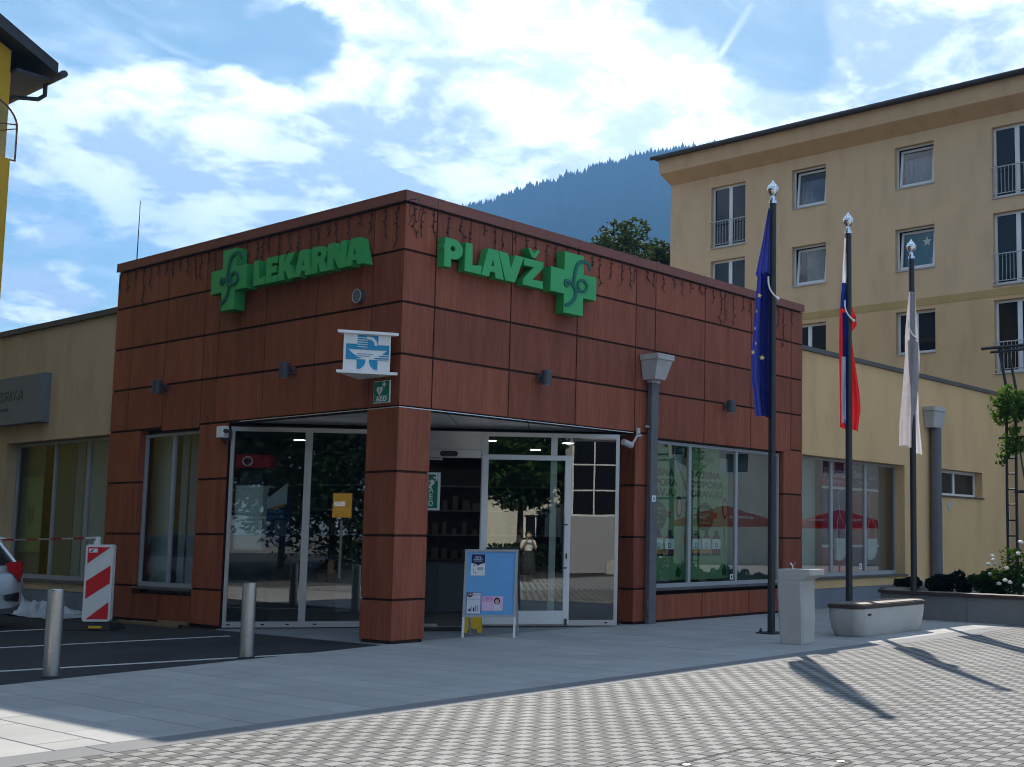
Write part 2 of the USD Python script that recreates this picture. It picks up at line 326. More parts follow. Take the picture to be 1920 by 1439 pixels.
panel_mat('rust_board', (.145, .035, .017), (.248, .066, .032), (.365, .108, .055))
plain('board_gap', (.030, .010, .008), .8)
plain('rust_metal', (.20, .065, .045), .5, var=.12, scale=2)
stucco('ochre_plaster', (.69, .46, .235), .1); stucco('apartment_plaster', (.63, .44, .265), .10); stucco('sand_plaster', (.58, .42, .245), .16); stucco('gold_plaster', (.46, .32, .13), .1)
stucco('gold_wall', (.60, .41, .22), .09); stucco('brown_plaster', (.58, .39, .225), .08); stucco('yellow_plaster', (.62, .38, .04), .1); stucco('hall_plaster', (.35, .36, .37), .1); stucco('grey_plinth', (.21, .235, .27), .15); stucco('pale_plaster', (.62, .58, .50), .1)
plain('coping_metal', (.085, .08, .082), .5, var=.12); plain('roof_dark', (.03, .032, .04), .6, var=.2, bump=.3, bscale=30)
plain('aluminium', (.52, .53, .54), .35, .7, var=.05); plain('grey_frame', (.36, .38, .40), .45, .2, var=.05); plain('white_frame', (.72, .73, .73), .4, var=.04)
plain('white_paint', (.78, .78, .77), .45, var=.05); plain('soffit_sheet', (.74, .74, .75), .18, .4, var=.06)
plain('dark_metal', (.035, .037, .045), .45, var=.15); plain('lamp_metal', (.06, .065, .08), .45, var=.15); plain('black_plastic', (.012, .012, .014), .5); plain('pole_black', (.018, .019, .023), .35)
plain('pipe_grey', (.12, .12, .135), .5, var=.12, scale=6); plain('hopper_grey', (.44, .44, .43), .6, var=.1, scale=6); plain('chrome', (.82, .83, .85), .08, 1.0, var=.02)
plain('steel', (.48, .47, .45), .28, .95, var=.08, scale=30)
plain('sign_green', (.04, .36, .105), .42, var=.05, coat=.1); plain('sign_green_side', (.03, .30, .08), .5, var=.08); plain('snake_green', (.006, .115, .085), .45)
plain('safety_green', (.0, .21, .11), .45); plain('print_white', (.80, .81, .80), .5, var=.02); plain('sign_blue', (.004, .26, .47), .45); plain('print_black', (.015, .015, .018), .5)
plain('slate_sign', (.15, .175, .195), .5, var=.06); plain('red_print', (.60, .012, .02), .45); plain('navy_print', (.008, .016, .10), .45); plain('board_blue', (.15, .40, .74), .6, var=.05)
plain('pink_print', (.78, .52, .76), .55); plain('magenta_print', (.62, .03, .30), .5); plain('skin_print', (.66, .42, .38), .55); plain('grey_print', (.32, .34, .38), .55); plain('pale_print', (.70, .72, .78), .55)
plain('poster_green', (.19, .34, .17), .5, var=.05); plain('poster_dark_green', (.012, .06, .014), .5); plain('amber_print', (.55, .22, .02), .5); plain('tan_print', (.48, .30, .16), .5)
plain('wine_print', (.20, .008, .04), .5); plain('raspberry_print', (.36, .012, .085), .5); plain('blind_pale', (.52, .58, .54), .7, var=.04); plain('blind_sage', (.12, .14, .13), .7, var=.05); plain('blind_grey', (.34, .38, .40), .7); plain('moss_blind', (.20, .225, .17), .75)
plain('leaf_poster', (.28, .40, .18), .6); plain('room_dark', (.06, .06, .065), .8); plain('room_wall', (.13, .125, .12), .8); plain('floor_tile', (.20, .20, .20), .35)
plain('asphalt', (.024, .025, .029), .85, var=.5, scale=.9, bump=.5, bscale=160); plain('road_white', (.62, .62, .60), .7, var=.12, scale=9)
plain('ground_soil', (.16, .15, .13), .95, var=.2, scale=.2); plain('plaza_far', (.36, .355, .345), .9, var=.08, scale=2)
speckle('slab_stone', (.32, .32, .313), (.49, .485, .47), 110, rnd=.07, blot=.13, bump=.5); speckle('border_stone', (.13, .135, .145), (.30, .30, .305), 120, rnd=.05, bump=.4)
speckle('paver_light', (.265, .26, .25), (.36, .352, .34), 170, rnd=.12, island=True, bump=.3, blot=.22); speckle('paver_dark', (.065, .065, .066), (.215, .212, .208), 110, rnd=.18, island=True, bump=.6, blot=.22)
speckle('apron_stone', (.19, .20, .215), (.27, .28, .29), 150, rnd=.05); plain('joint_sand', (.10, .098, .092), .95, var=.15, scale=8)
speckle('cast_stone', (.36, .35, .325), (.54, .53, .50), 120, rnd=.0, blot=.1, bump=.35); speckle('wall_stone', (.17, .17, .17), (.245, .245, .24), 90, rnd=.06, blot=.14)
plain('bench_wood', (.20, .165, .14), .7, var=.22, scale=5, rnd=.1); plain('bench_edge', (.055, .035, .03), .7, var=.2)
plain('tread_rubber', (.016, .016, .017), .85, bump=.4, bscale=60); plain('car_silver', (.50, .55, .60), .25, .6, var=.02, coat=.6); plain('car_dark', (.02, .022, .026), .25, .2, coat=.6); plain('car_red', (.20, .012, .014), .25, .2, coat=.6)
plain('car_glass', (.012, .014, .016), .06, spec=.8); plain('lamp_red', (.42, .012, .014), .15, coat=.8); plain('wrap_sheet', (.42, .47, .52), .35, var=.1, scale=8); plain('beam_wood', (.22, .15, .09), .8, var=.2, scale=12)
plain('barrier_red', (.62, .018, .02), .45, var=.06); plain('barrier_white', (.74, .75, .74), .45, var=.06); plain('amber_board', (.40, .23, .015), .6); plain('yellow_plastic', (.68, .42, .01), .45); cloth('umbrella_red', (.78, .06, .035), .6); plain('bark', (.07, .055, .04), .95, var=.3, scale=12, bump=.6, bscale=30)
leaf('leaf_mid', (.035, .085, .016), (.085, .14, .03)); leaf('leaf_olive', (.035, .055, .022), (.085, .11, .04)); leaf('leaf_light', (.08, .16, .025), (.16, .23, .05)); leaf('leaf_dark', (.012, .035, .012), (.03, .06, .018), .2); leaf('needle_dark', (.006, .016, .010), (.014, .028, .014), .1)
leaf('forest_needle', (.008, .018, .010), (.05, .075, .03), .1); plain('forest_floor', (.007, .014, .008), 1.0, spec=0.0, var=.35, scale=.02); plain('rose_white', (.80, .76, .68), .6)
glass('pane_shop', (.80, .86, .84), 2.5); glass('pane_clear', (.86, .90, .89), 1.6); plain('dark_room_glass', (.010, .012, .016), .05, spec=.45); plain('curtain', (.16, .19, .20), .8, var=.1, scale=6); plain('teal_curtain', (.02, .19, .26), .8); plain('blue_blind', (.10, .14, .21), .6)
cloth('flag_blue', (.028, .040, .24), .45); cloth('flag_deep_blue', (.01, .03, .20)); cloth('flag_red', (.50, .022, .028), .35); cloth('flag_white', (.70, .69, .72), .4); cloth('flag_lilac', (.50, .465, .49), .45); plain('star_gold', (.75, .60, .22), .6)
plain('skin', (.50, .30, .22), .5); plain('hair_dark', (.02, .014, .01), .5); plain('blouse', (.60, .57, .55), .8); plain('skirt_dark', (.02, .02, .024), .8); plain('leather', (.03, .025, .022), .5)
emit('lamp_glow', (1, .96, .9), 2.2)

# ------------------------------------------------------------------ ground, paving
def ring_ground():
    v, f, k = [(0, 0, 0)], [], 64
    rs = [60, 300, 1200, 4700]
    for r in rs:
        for j in range(k): v.append((r*math.cos(2*math.pi*j/k), r*math.sin(2*math.pi*j/k), 0))
    for j in range(k):
        f.append((0, 1+j, 1+(j+1) % k))
        for i in range(len(rs)-1):
            a, b = 1+i*k+j, 1+i*k+(j+1) % k; f += [(a, a+k, b+k), (a, b+k, b)]
    q = trimesh.Trimesh(np.array(v, float), np.array(f), process=False); q.apply_translation([0, 0, -.06]); return q
g = struct('ground'); g.part('terrain', ring_ground(), 'ground_soil', kind='structure')
EDGE = [(-5.262, -.772), (-3.516, -.522), (-.578, -.062), (-.10, .0)]           # asphalt against paving
road = struct('parking_ground')
asp = Polygon([(-.10, 0), (-.10, 4.26), (.1, 4.4), (.1, 40), (-40, 40), (-40, -6.0), *EDGE])
road.part('asphalt', prism(asp, -.05, -.008), 'asphalt')
street = struct('road'); street.part('asphalt', prism(Polygon([(-70, -70), (-9.5, -70), (-13.5, -9), (-40.1, -5.4), (-70, 0)]), -.05, -.016), 'asphalt')
LINES = [((-10, 1.83), (-.838, -.335)), ((-12, 4.9), (-.589, 3.022)), ((-12, 7.0), (-1.351, 6.284))]
for a, b in LINES:
    a, b = np.array(a), np.array(b); 
    if a is not None:
        d = (b-a)/np.linalg.norm(b-a); nn = np.array([-d[1], d[0]])*.045
        road.part('painted_line', prism(Polygon([a+nn, b+nn, b-nn, a-nn]), -.0075, -.004), 'road_white')

pav = struct('pavement')
edge_line = LineString([(-30, -4.4), *EDGE, (0, 0), (40, 0)])
slab_zone = Polygon([(-40, -4.955), (60, -4.955), (60, .2), (-.10, .2), *EDGE[::-1], (-30, -4.4)])
pav.part('bed', prism(Polygon([(-40, -60), (60, -60), (60, .2), (-.1, .2), *EDGE[::-1], (-40, -5.9)]).difference(Polygon([(-70, -70), (-9.5, -70), (-13.5, -9), (-40.1, -5.4), (-70, 0)])), -.05, -.014), 'joint_sand')
def slab(poly, top, ch=.004, bot=-.012):
    """flat stone with a bevelled rim; poly convex"""
    c = np.array(poly.exterior.coords)[:-1]
    inn = poly.buffer(-ch, join_style=2)
    if inn.is_empty or inn.area < .003 or len(inn.exterior.coords) != len(poly.exterior.coords): return prism(poly, bot, top)
    ci = np.array(inn.exterior.coords)[:-1]
    if poly.exterior.is_ccw != inn.exterior.is_ccw: ci = ci[::-1]
    k = np.argmin(np.linalg.norm(ci-c[0], axis=1)); ci = np.roll(ci, -k, 0); n = len(c)
    if not poly.exterior.is_ccw: c, ci = c[::-1], ci[::-1]
    v = [(*p, bot) for p in c]+[(*p, top-ch) for p in c]+[(*p, top) for p in ci]
    f = []
    for k in (0, n):
        for i in range(n): j = (i+1) % n; f += [(k+i, k+j, k+n+j), (k+i, k+n+j, k+n+i)]
    for i in range(1, n-1): f.append((2*n, 2*n+i, 2*n+i+1))
    return trimesh.Trimesh(np.array(v, float), np.array(f), process=False)
LW, LL = .383, 1.12
rest = []
cover_box = sbox(2.21, -3.71, 3.07, -2.84)
for i in range(-40, 60):
    x0 = -6.606 + i*LW; off = {0: 0., 1: .38, 2: .74}[i % 3] + RNG.uniform(-.02, .02)
    for j in range(-1, 7):
        y1 = -4.60 + off + j*LL
        q = sbox(x0+.0045, y1-LL+.0045, x0+LW-.0045, y1-.0045).intersection(slab_zone)
        q = q.difference(cover_box.buffer(.006)) if q.intersects(cover_box) else q
        for gq in getattr(q, 'geoms', [q]):
            if gq.is_empty or gq.area < .01: continue
            convex = gq.convex_hull.area - gq.area < 1e-6
            tz = RNG.uniform(-.0012, .0012)
            ms = slab(gq, tz) if convex else prism(gq, -.012, tz)
            if -8.0 < x0 < 13: pav.part('slab', ms, 'slab_stone')
            else: rest.append(ms)
pav.part('far_slabs', join(rest), 'slab_stone', kind='stuff')
x = -40.0; far = []
while x < 45:
    w = 1.12; ms = slab(sbox(x+.003, -5.352, x+w-.003, -4.961), RNG.uniform(-.001, .001))
    if -8.5 < x < 13: pav.part('border_stone', ms, 'border_stone')
    else: far.append(ms)
    x += w
pav.part('far_border', join(far), 'border_stone', kind='stuff')
cov = thing('access_cover', 'flat paved inspection cover set in the pale slabs near the first flagpole', 'cover', (2.64, -3.27, 0))
cov.part('frame', join([prism(cover_box.difference(cover_box.buffer(-.025)), -.012, .003)]), 'aluminium')
cov.part('infill', prism(cover_box.buffer(-.029), -.012, .001), 'slab_stone')

# small chequered stones
PT = .1215
PX0, PY0 = -6.86, -5.358
man = [(-3.519, -8.66), (-3.519, -9.53), (-4.335, -9.53), (-4.335, -8.66)]
man_poly = Polygon(man)
man_ring = man_poly.buffer(.012, join_style=2).difference(man_poly.buffer(-.012, join_style=2))
near, L_, D_ = [], [], []
def project(p):
    d = np.asarray(p, float)-CAMP; k = d@FW
    return (1390.476+2240.376*(d@RT)/k, 781.588-2240.376*(d@UPV)/k) if k > .1 else (-1e4, -1e4)
for i in range(-30, 200):
    for j in range(0, 52):
        xa, yb = PX0+i*PT, PY0-j*PT
        c = (xa+PT/2, yb-PT/2); dx = c[0]-CAMP[0]; dy = c[1]-CAMP[1]
        pxy = project((c[0], c[1], 0))
        if not (-150 < pxy[0] < 2080 and 1100 < pxy[1] < 1560): continue
        if man_ring.intersects(sbox(xa, yb-PT, xa+PT, yb)):
            q = sbox(xa+.002, yb-PT+.002, xa+PT-.002, yb-.002).difference(man_ring.buffer(.003))
            polys = [w for w in getattr(q, 'geoms', [q]) if w.area > .0008]
        else: polys = [sbox(xa+.002, yb-PT+.002, xa+PT-.002, yb-.002)]
        for w in polys:
            near.append((math.hypot(dx, dy) + (0 if -20 < pxy[0] < 1940 and pxy[1] < 1439+12 else 50), w, (i+j) % 2, RNG.uniform(-.0015, .0015)))
near.sort(key=lambda t: t[0])
for k, (d, w, c, z) in enumerate(near):
    conv = w.convex_hull.area - w.area < 1e-7
    ms = slab(w, z, .003) if conv else prism(w, -.012, z)
    if k < 300: pav.part('paver', ms, 'paver_light' if c else 'paver_dark')
    else: (L_ if c else D_).append(ms)
pav.part('light_pavers', join(L_), 'paver_light', kind='stuff'); pav.part('dark_pavers', join(D_), 'paver_dark', kind='stuff')
# the paving beyond what can be told apart
def far_checker(p):
    N = {"g": ("geometry", {}), "c": ("checker_texture", {"color1": (.46, .45, .435), "color2": (.17, .17, .17), "scale": 1/PT}), "mp": ("mapping", {"location": (-PX0/1.0, -PY0/1.0, .03)}),
         "p": ("principled_bsdf", {"roughness": .9})}
    return usdkit.material(stage, p, N, [("g.position", "mp.vector"), ("mp.vector", "c.vector"), ("c.color", "p.base_color")], surface="p.BSDF")
_defs['checker_far'] = far_checker
zone = Polygon([(-12.5, -5.36), (60, -5.36), (60, -60), (-9, -60)])
pv = unary_union([w.buffer(.003) for _, w, _, _ in near])
far_zone = zone.difference(pv.buffer(.02).buffer(-.022))
pav.part('far_paving', prism(far_zone, -.013, -.002), 'checker_far', kind='stuff')
mh = thing('paved_manhole_cover', 'square recessed manhole cover filled with chequered pavers, steel rim', 'manhole cover', (-3.93, -9.1, 0))
mh.part('rim', prism(man_ring, -.012, .0005), 'tread_rubber')
for (x_, y_) in ((-4.30, -8.72), (-3.56, -9.46)):
    mh.part('lifting_eye', lathe([(.0, -.01), (.03, -.01), (.03, .004), (.0, .004)], (x_, y_, 0), 12), 'aluminium')
apron = struct('entrance_floor')
ap = Polygon([(-.097, .203), (4.99, .203), (4.99, .5), (.3, 4.6), (-.097, 4.25)])
for i in range(0, 13):
    for j in range(0, 12):
        q = sbox(-.1+i*.4+.002, .2+j*.4+.002, -.1+(i+1)*.4-.002, .2+(j+1)*.4-.002).intersection(ap)
        if q.is_empty or q.area < .004 or q.geom_type != 'Polygon': continue
        apron.part('floor_slab', slab(q, RNG.uniform(-.001, .001), .002, -.02), 'apron_stone')
apron.part('bed', prism(ap, -.05, -.012), 'joint_sand')

# ------------------------------------------------------------------ the pharmacy
FR = Plane((0, 0, 0), (1, 0, 0)); FL = Plane((0, 0, 0), (0, -1, 0)); DG = Plane((0, 4.30, 0), (4.60, -4.40, 0))
ph = thing('pharmacy_building', 'single storey corner pharmacy clad in rust brown panels with glazed entrance', 'building', (0, 0, 0))
ZR = [3.32, 4.067, 4.817, 5.573, 6.262]
UR = [0, .570, 2.053, 3.528, 4.999, 5.526, 6.968, 8.466, 9.885, 10.322]
UL = [-8.245, -7.64, -6.44, -5.212, -4.77, -3.41, -2.066, -.712, 0]
G_ = .008; GH = .017
def panel(pl, a, b, z0, z1, name='panel', e0=.0105, e1=.0105):
    ph.part(name, pl.cbox(a+e0, b-e1, z0+GH, z1-GH, -.018, 0.0+RNG.uniform(-.0008, .0008), .003), 'rust_board')
for pl, U in ((FR, UR), (FL, UL)):
    for i in range(len(U)-1):
        for j in range(4):
            z0 = ZR[j]
            if j == 0 and ((pl is FR and U[i] > 5.4 and U[i] < 9.5) or (pl is FL and U[i] < -5.3 and U[i] > -7.0)): z0 = 3.25
            e0 = .001 if (pl is FR and i == 0) else .0105; e1 = .001 if (pl is FL and i == len(U)-2) else .0105
            panel(pl, U[i], U[i+1], z0, ZR[j+1], 'panel', e0, e1)
ZP = [.03, .606, 1.499, 2.399, 3.32]
def pier(pl, a, b, e0=G_, e1=G_, zs=ZP):
    for j in range(len(zs)-1): panel(pl, a, b, zs[j], zs[j+1], 'pier_panel', e0, e1)
# free corner pier, four clad sides
pier(FR, 0, .570, .001, .001); pier(FL, -.712, 0, .001, .001)
PB = Plane((.570, .712, 0), (-1, 0, 0)); PC = Plane((.570, 0, 0), (0, 1, 0))
pier(PB, 0, .570, .001, .001); pier(PC, 0, .712, .001, .001)
ph.part('pier_core', cube((.02, .02, -.01), (.55, .692, 3.32)), 'board_gap')
# piers beside windows
pier(FR, 5.03, 5.526, .001, G_); pier(FR, 9.62, 10.322, .001, G_)
RV = Plane((5.03, .0, 0), (0, -1, 0)); RV.o = np.array([5.03, 0, 0])
pier(RV, -.42, 0, .001, .001)
pier(Plane((9.62, 0, 0), (0, -1, 0)), -.16, 0, .001, .001)
pier(FL, -5.212, -4.345, G_, .001); pier(FL, -8.245, -7.15, G_, .001)
pier(Plane((0, 7.15, 0), (1, 0, 0)), 0, .16, .001, .001)
for a, b in ((5.526, 6.957), (6.957, 8.435), (8.435, 9.62)): panel(FR, a, b, .03, .50, 'sill_panel')
for a, b in ((-7.15, -6.2), (-6.2, -5.212)): panel(FL, a, b, .03, .50, 'sill_panel')
# shell behind the boards
sh = []
sh += [FR.box(.02, 10.32, 3.30, 6.27, -.20, -.022), FL.box(-8.24, -.20, 3.30, 6.27, -.20, -.022)]
sh += [FR.box(5.06, 5.53, 0, 3.3, -.30, -.022), FR.box(9.64, 10.32, 0, 3.3, -.30, -.022), FR.box(5.53, 9.64, 0, .49, -.25, -.022), FL.box(-5.21, -4.37, 0, 3.3, -.30, -.022), FL.box(-8.24, -7.17, 0, 3.3, -.30, -.022), FL.box(-7.17, -5.21, 0, .49, -.25, -.022)]
ph.part('wall_core', join(sh), 'board_gap')
ph.part('side_wall', join([cube((10.12, .25, 0), (10.31, 8.2, 6.25)), cube((.25, 8.05, 0), (10.1, 8.24, 6.25))]), 'room_wall')
ph.part('roof', cube((.2, .2, 6.0), (10.1, 8.04, 6.1)), 'roof_dark')
# coping: lengths of folded sheet with open joints
for pl, U in ((FR, [-.03, .55, 2.03, 3.5, 4.97, 5.5, 6.95, 8.45, 9.87, 10.345]), (FL, [-8.27, -7.62, -5.2, -4.76, -2.05, -.70, .0])):
    for a, b in zip(U[:-1], U[1:]): ph.part('coping', join([pl.box(a+.003, b-.003, 6.285, 6.432, -.32, .034), pl.box(a+.003, b-.003, 6.275, 6.285, .024, .034)]), 'rust_metal')
ph.part('coping', join([cube((10.02, .33, 6.29), (10.34, 8.2, 6.43)), cube((.33, 7.95, 6.29), (10.0, 8.27, 6.43))]), 'rust_metal')
# soffit over the recess: sheets with joints
sof = Polygon([(.01, .01), (4.98, .01), (.01, 4.25)])
for i in range(5):
    q = sof.intersection(Polygon([(i*1.2-.6, -1), (i*1.2+.594, -1), (i*1.2+.594+6, 5), (i*1.2-.6+6, 5)][:4]).buffer(0)) if False else sof.intersection(affinity.rotate(sbox(-4+i*1.15, -9, -4+(i+1)*1.15-.012, 9), -45, origin=(0, 0)))
    if not q.is_empty and q.area > .02: ph.part('soffit_sheet', prism(q, 3.305, 3.316), 'soffit_sheet')
for i in range(5, 9):
    q = sof.intersection(affinity.rotate(sbox(-4+i*1.15, -9, -4+(i+1)*1.15-.012, 9), -45, origin=(0, 0)))
    if not q.is_empty and q.area > .02: ph.part('soffit_sheet', prism(q, 3.305, 3.316), 'soffit_sheet')

def window(T, pl, a, b, z0, z1, w, fr=.055, mull=(), mw=.06, trans=(), mat='grey_frame', gl='pane_shop', d=.05, sill=None, sillmat='coping_metal', bot=None, panes=True, name='window', label=None):
    bot = fr if bot is None else bot
    ms = [pl.box(a, a+fr, z0, z1, w-d, w), pl.box(b-fr, b, z0, z1, w-d, w), pl.box(a+fr, b-fr, z0, z0+bot, w-d, w), pl.box(a+fr, b-fr, z1-fr, z1, w-d, w)]
    n = T.part(name, join(ms), mat, label=label)
    xs = [a+fr]
    for m in mull:
        n.part('mullion', pl.cbox(m-mw/2, m+mw/2, z0+bot, z1-fr, w-d, w+.004), mat); xs += [m-mw/2, m+mw/2]
    xs.append(b-fr)
    for k in range(0, len(xs), 2):
        zs = [z0+bot]
        for t in trans: n.part('transom', pl.box(xs[k], xs[k+1], t-.03, t+.03, w-d, w-.002), mat); zs += [t-.03, t+.03]
        zs.append(z1-fr)
        if panes:
            for h in range(0, len(zs), 2): n.part('pane', pl.box(xs[k]-.006, xs[k+1]+.006, zs[h]-.006, zs[h+1]+.006, w-d*.55-.012, w-d*.55), gl)
    if sill: n.part('sill', pl.cbox(a-sill[0], b+sill[1], z0-.045, z0-.004, w-.02, sill[2], .006), sillmat)
    return n
# right shop window and left shop window
window(ph, FR, 5.55, 9.60, .60, 3.235, -.10, mull=(6.69, 8.14), mw=.075, sill=(0, .0, .03), bot=.075)
window(ph, FL, -7.14, -5.225, .60, 3.235, -.10, mull=(-6.17,), mw=.065, sill=(0, 0, .03), bot=.075, gl='pane_clear')
# entrance glazing
ent = ph.part('entrance_frame', join([DG.box(.03, .085, .02, 3.24, -.06, 0), DG.box(6.25, 6.31, .02, 3.24, -.06, 0), DG.box(.085, 6.25, 3.17, 3.24, -.06, 0),
    DG.box(.085, 2.38, .02, .11, -.06, 0), DG.box(4.10, 6.25, .02, .11, -.06, 0), DG.box(2.38, 4.02, .0, .012, -.12, .05)]), 'aluminium')
for m in (1.235, 2.35, 4.06, 5.205): ent.part('mullion', DG.cbox(m-.055, m+.055, .11 if m not in (2.35,) else .02, 3.17, -.06, .004), 'aluminium')
ent.part('door_header', join([DG.cbox(2.405, 4.005, 2.93, 3.17, -.06, .002), DG.cbox(2.405, 4.005, 2.79, 2.925, -.02, .11)]), 'aluminium')
sens = unary_union([Point(-.10, 0).buffer(.045), Point(.10, 0).buffer(.045), sbox(-.1, -.045, .1, .045)])
ent.part('door_sensor', DG.ext(affinity.translate(sens, 3.48, 2.855), .11, .135), 'black_plastic')
for a, b in ((.085, 1.18), (1.29, 2.295), (4.115, 5.15), (5.26, 6.25)): ent.part('pane', DG.box(a-.005, b+.005, .105, 3.175, -.036, -.024), 'pane_shop')
for u_ in (.10, .62, 1.0, 1.42, 4.9, 6.1): ent.part('drain_cap', DG.box(u_, u_+.05, .055, .075, 0, .006), 'black_plastic')
leafp = ph.part('sliding_door', join([DG.cbox(4.025, 4.125, .05, 2.86, .03, .075), DG.cbox(5.40, 5.50, .05, 2.86, .03, .075), DG.cbox(4.125, 5.40, 2.775, 2.86, .03, .074), DG.cbox(4.125, 5.40, .05, .27, .03, .074)]), 'white_frame')
leafp.part('pane', DG.box(4.12, 5.405, .265, 2.78, .046, .056), 'pane_shop')
leafp.part('handle', join([tube([DG.pt(5.38, .88, .14), DG.pt(5.38, 1.86, .14)], .014, 8), tube([DG.pt(5.45, .98, .07), DG.pt(5.38, .98, .14)], .012), tube([DG.pt(5.45, 1.70, .07), DG.pt(5.38, 1.70, .14)], .012)]), 'dark_metal')
leafp.part('lock', join([DG.box(5.43, 5.455, 1.13, 1.22, .075, .082), DG.box(5.43, 5.47, .03, .14, .075, .10)]), 'dark_metal')
# sliding leaf pushed back behind the left side
ph.part('door_mat', prism(affinity.rotate(sbox(-.85, -.35, .85, .35), -43.7).__class__(affinity.translate(affinity.rotate(sbox(-.85, -.35, .85, .35), -43.7), 1.95, 1.85).exterior.coords), .001, .012), 'tread_rubber')
# rooms
ph.part('room_floor', prism(Polygon([(.32, 4.35), (.3, 8.0), (10.1, 8.0), (10.1, .3), (5.1, .3), (4.72, -.0)][:5]+[(4.75, .05)]), -.03, .012), 'floor_tile')
ph.part('ceiling', prism(Polygon([(.22, 4.45), (.22, 8.04), (10.1, 8.04), (10.1, .22), (4.9, .22)]), 3.26, 3.29), 'room_wall')
for (x_, y_) in ((3.2, 4.1), (4.4, 3.0), (2.4, 6.0), (5.6, 2.2), (4.6, 5.0), (6.5, 4.0)):
    ph.part('ceiling_lamp', lathe([(.0, 3.25), (.10, 3.25), (.10, 3.262), (0, 3.262)], (x_, y_, 0), 14), 'lamp_glow')

# ------------------------------------------------------------------ side wings of the same house row
def rect(a, b, c, d): return sbox(min(a, b), min(c, d), max(a, b), max(c, d))
rw = thing('right_wing_building', 'low sand coloured rendered building adjoining the brown pharmacy on the right', 'building', (10.33, .1, 0))
WR = Plane((0, .1, 0), (1, 0, 0))
rw.part('wall', WR.ext(rect(10.335, 21.1, .43, 5.5).difference(unary_union([rect(10.2, 14.95, .66, 3.27), rect(16.83, 19.31, 2.62, 3.29)])), -.30, 0), 'ochre_plaster')
rw.part('plinth', WR.ext(rect(10.335, 21.09, -.03, .426), -.30, -.012), 'grey_plinth')
rw.part('side_wall', cube((20.8, .401, -.03), (21.09, 9, 5.5)), 'ochre_plaster')
rw.part('roof', cube((10.34, .41, 5.3), (20.79, 9, 5.4)), 'roof_dark')
rw.part('coping', join([WR.box(10.345, 21.14, 5.505, 5.60, -.34, .05), cube((20.76, .441, 5.505), (21.14, 9, 5.60))]), 'coping_metal')
rw.part('inner_wall', join([cube((10.34, 1.25, 0), (16.2, 1.3, 3.6)), cube((16.2, .401, 0), (16.3, 1.3, 3.6)), cube((10.34, .401, 3.4), (16.2, 1.25, 3.5)), cube((16.32, .8, 2.4), (20, .9, 3.6))]), 'room_dark')
window(rw, WR, 10.345, 14.945, .665, 3.265, -.24, mull=(12.02, 13.50), mw=.09, bot=.09, sill=(0, .08, .05))
window(rw, WR, 16.84, 19.30, 2.62, 3.285, -.22, mull=(18.02,), mw=.10, fr=.07, sill=(.05, .06, .04), gl='dark_room_glass', mat='white_frame')
rw.part('wall_cap', DG.box(0, .001, 0, .001, 0, .001) if False else WR.ext(Point(17.33, 2.36).buffer(.11), 0, .012), 'hopper_grey')
lw = thing('left_wing_building', 'low greyish sand rendered building adjoining the brown pharmacy on the left', 'building', (.1, 8.25, 0))
WL = Plane((.1, 0, 0), (0, -1, 0))
lw.part('wall', WL.ext(rect(-30, -8.255, .42, 5.55).difference(unary_union([rect(-12.68, -8.0, .60, 3.31), rect(-19, -15, .60, 3.31)])), -.28, 0), 'sand_plaster')
lw.part('plinth', WL.ext(rect(-30, -8.255, -.03, .416), -.28, -.012), 'grey_plinth')
lw.part('roof', cube((.37, 8.26, 5.3), (7.8, 30, 5.4)), 'roof_dark')
lw.part('coping', WL.box(-30, -8.265, 5.555, 5.66, -.32, .05), 'coping_metal')
lw.part('inner_wall', join([cube((1.25, 8.26, 0), (1.3, 13.5, 3.6)), cube((.381, 13.2, 0), (1.25, 13.3, 3.6)), cube((.381, 8.26, 3.45), (1.25, 13.2, 3.5))]), 'room_dark')
window(lw, WL, -12.67, -8.26, .605, 3.30, -.20, mull=(-10.98, -9.60), mw=.065, bot=.085, fr=.06, sill=(.06, 0, .04), gl='pane_clear')
window(lw, WL, -18.99, -15.01, .605, 3.30, -.20, mull=(-17, ), bot=.085, sill=(.06, 0, .04), gl='dark_room_glass')

# ------------------------------------------------------------------ apartment block behind, on the right
SC = 1.0866                                     # measured on a plane nearer by, moved out to where it stands
AX = CAMP[0]+(24-CAMP[0])*SC
def ay(y): return CAMP[1]+(y-CAMP[1])*SC
def az(z): return CAMP[2]+(z-CAMP[2])*SC
AP = Plane((AX, 0, 0), (0, -1, 0))
ab = thing('apartment_block', 'four storey ochre apartment block with dark overhanging roof behind the right wing', 'building', (AX, ay(15.1), 0))
HOLES = []
FRENCH = [(13.13, 11.545, z, z+2.33) for z in (12.25, 9.43, 6.62)]+[(1.79, .25, z, z+2.32) for z in (12.30, 9.49, 6.68)]
SQ = [(9.48, 8.05, z, z+1.42) for z in (13.18, 10.37, 7.56)]+[(5.31, 3.85, z, z+1.42) for z in (13.20, 10.38, 7.57)]
def hole(h): return rect(-ay(h[0]), -ay(h[1]), az(h[2]), az(h[3]))
hs = unary_union([hole(h) for h in FRENCH+SQ]); zb0, zb1 = az(9.125), az(9.365)
fac = rect(-ay(15.1), 7, 0, az(15.12))
ab.part('upper_wall', AP.ext(rect(-ay(15.1), 7, zb1, az(15.0)).difference(hs), -.3, 0), 'apartment_plaster')
ab.part('lower_wall', AP.ext(rect(-ay(15.1), 7, 0, zb0).difference(hs), -.3, 0), 'gold_wall')
ab.part('storey_band', AP.ext(rect(-ay(15.1), 7, zb0, zb1).difference(hs), -.3, .012), 'gold_plaster')
ab.part('end_wall', cube((AX+.3, ay(15.1)-.3, 0), (AX+11, ay(15.1), az(15.0))), 'apartment_plaster')
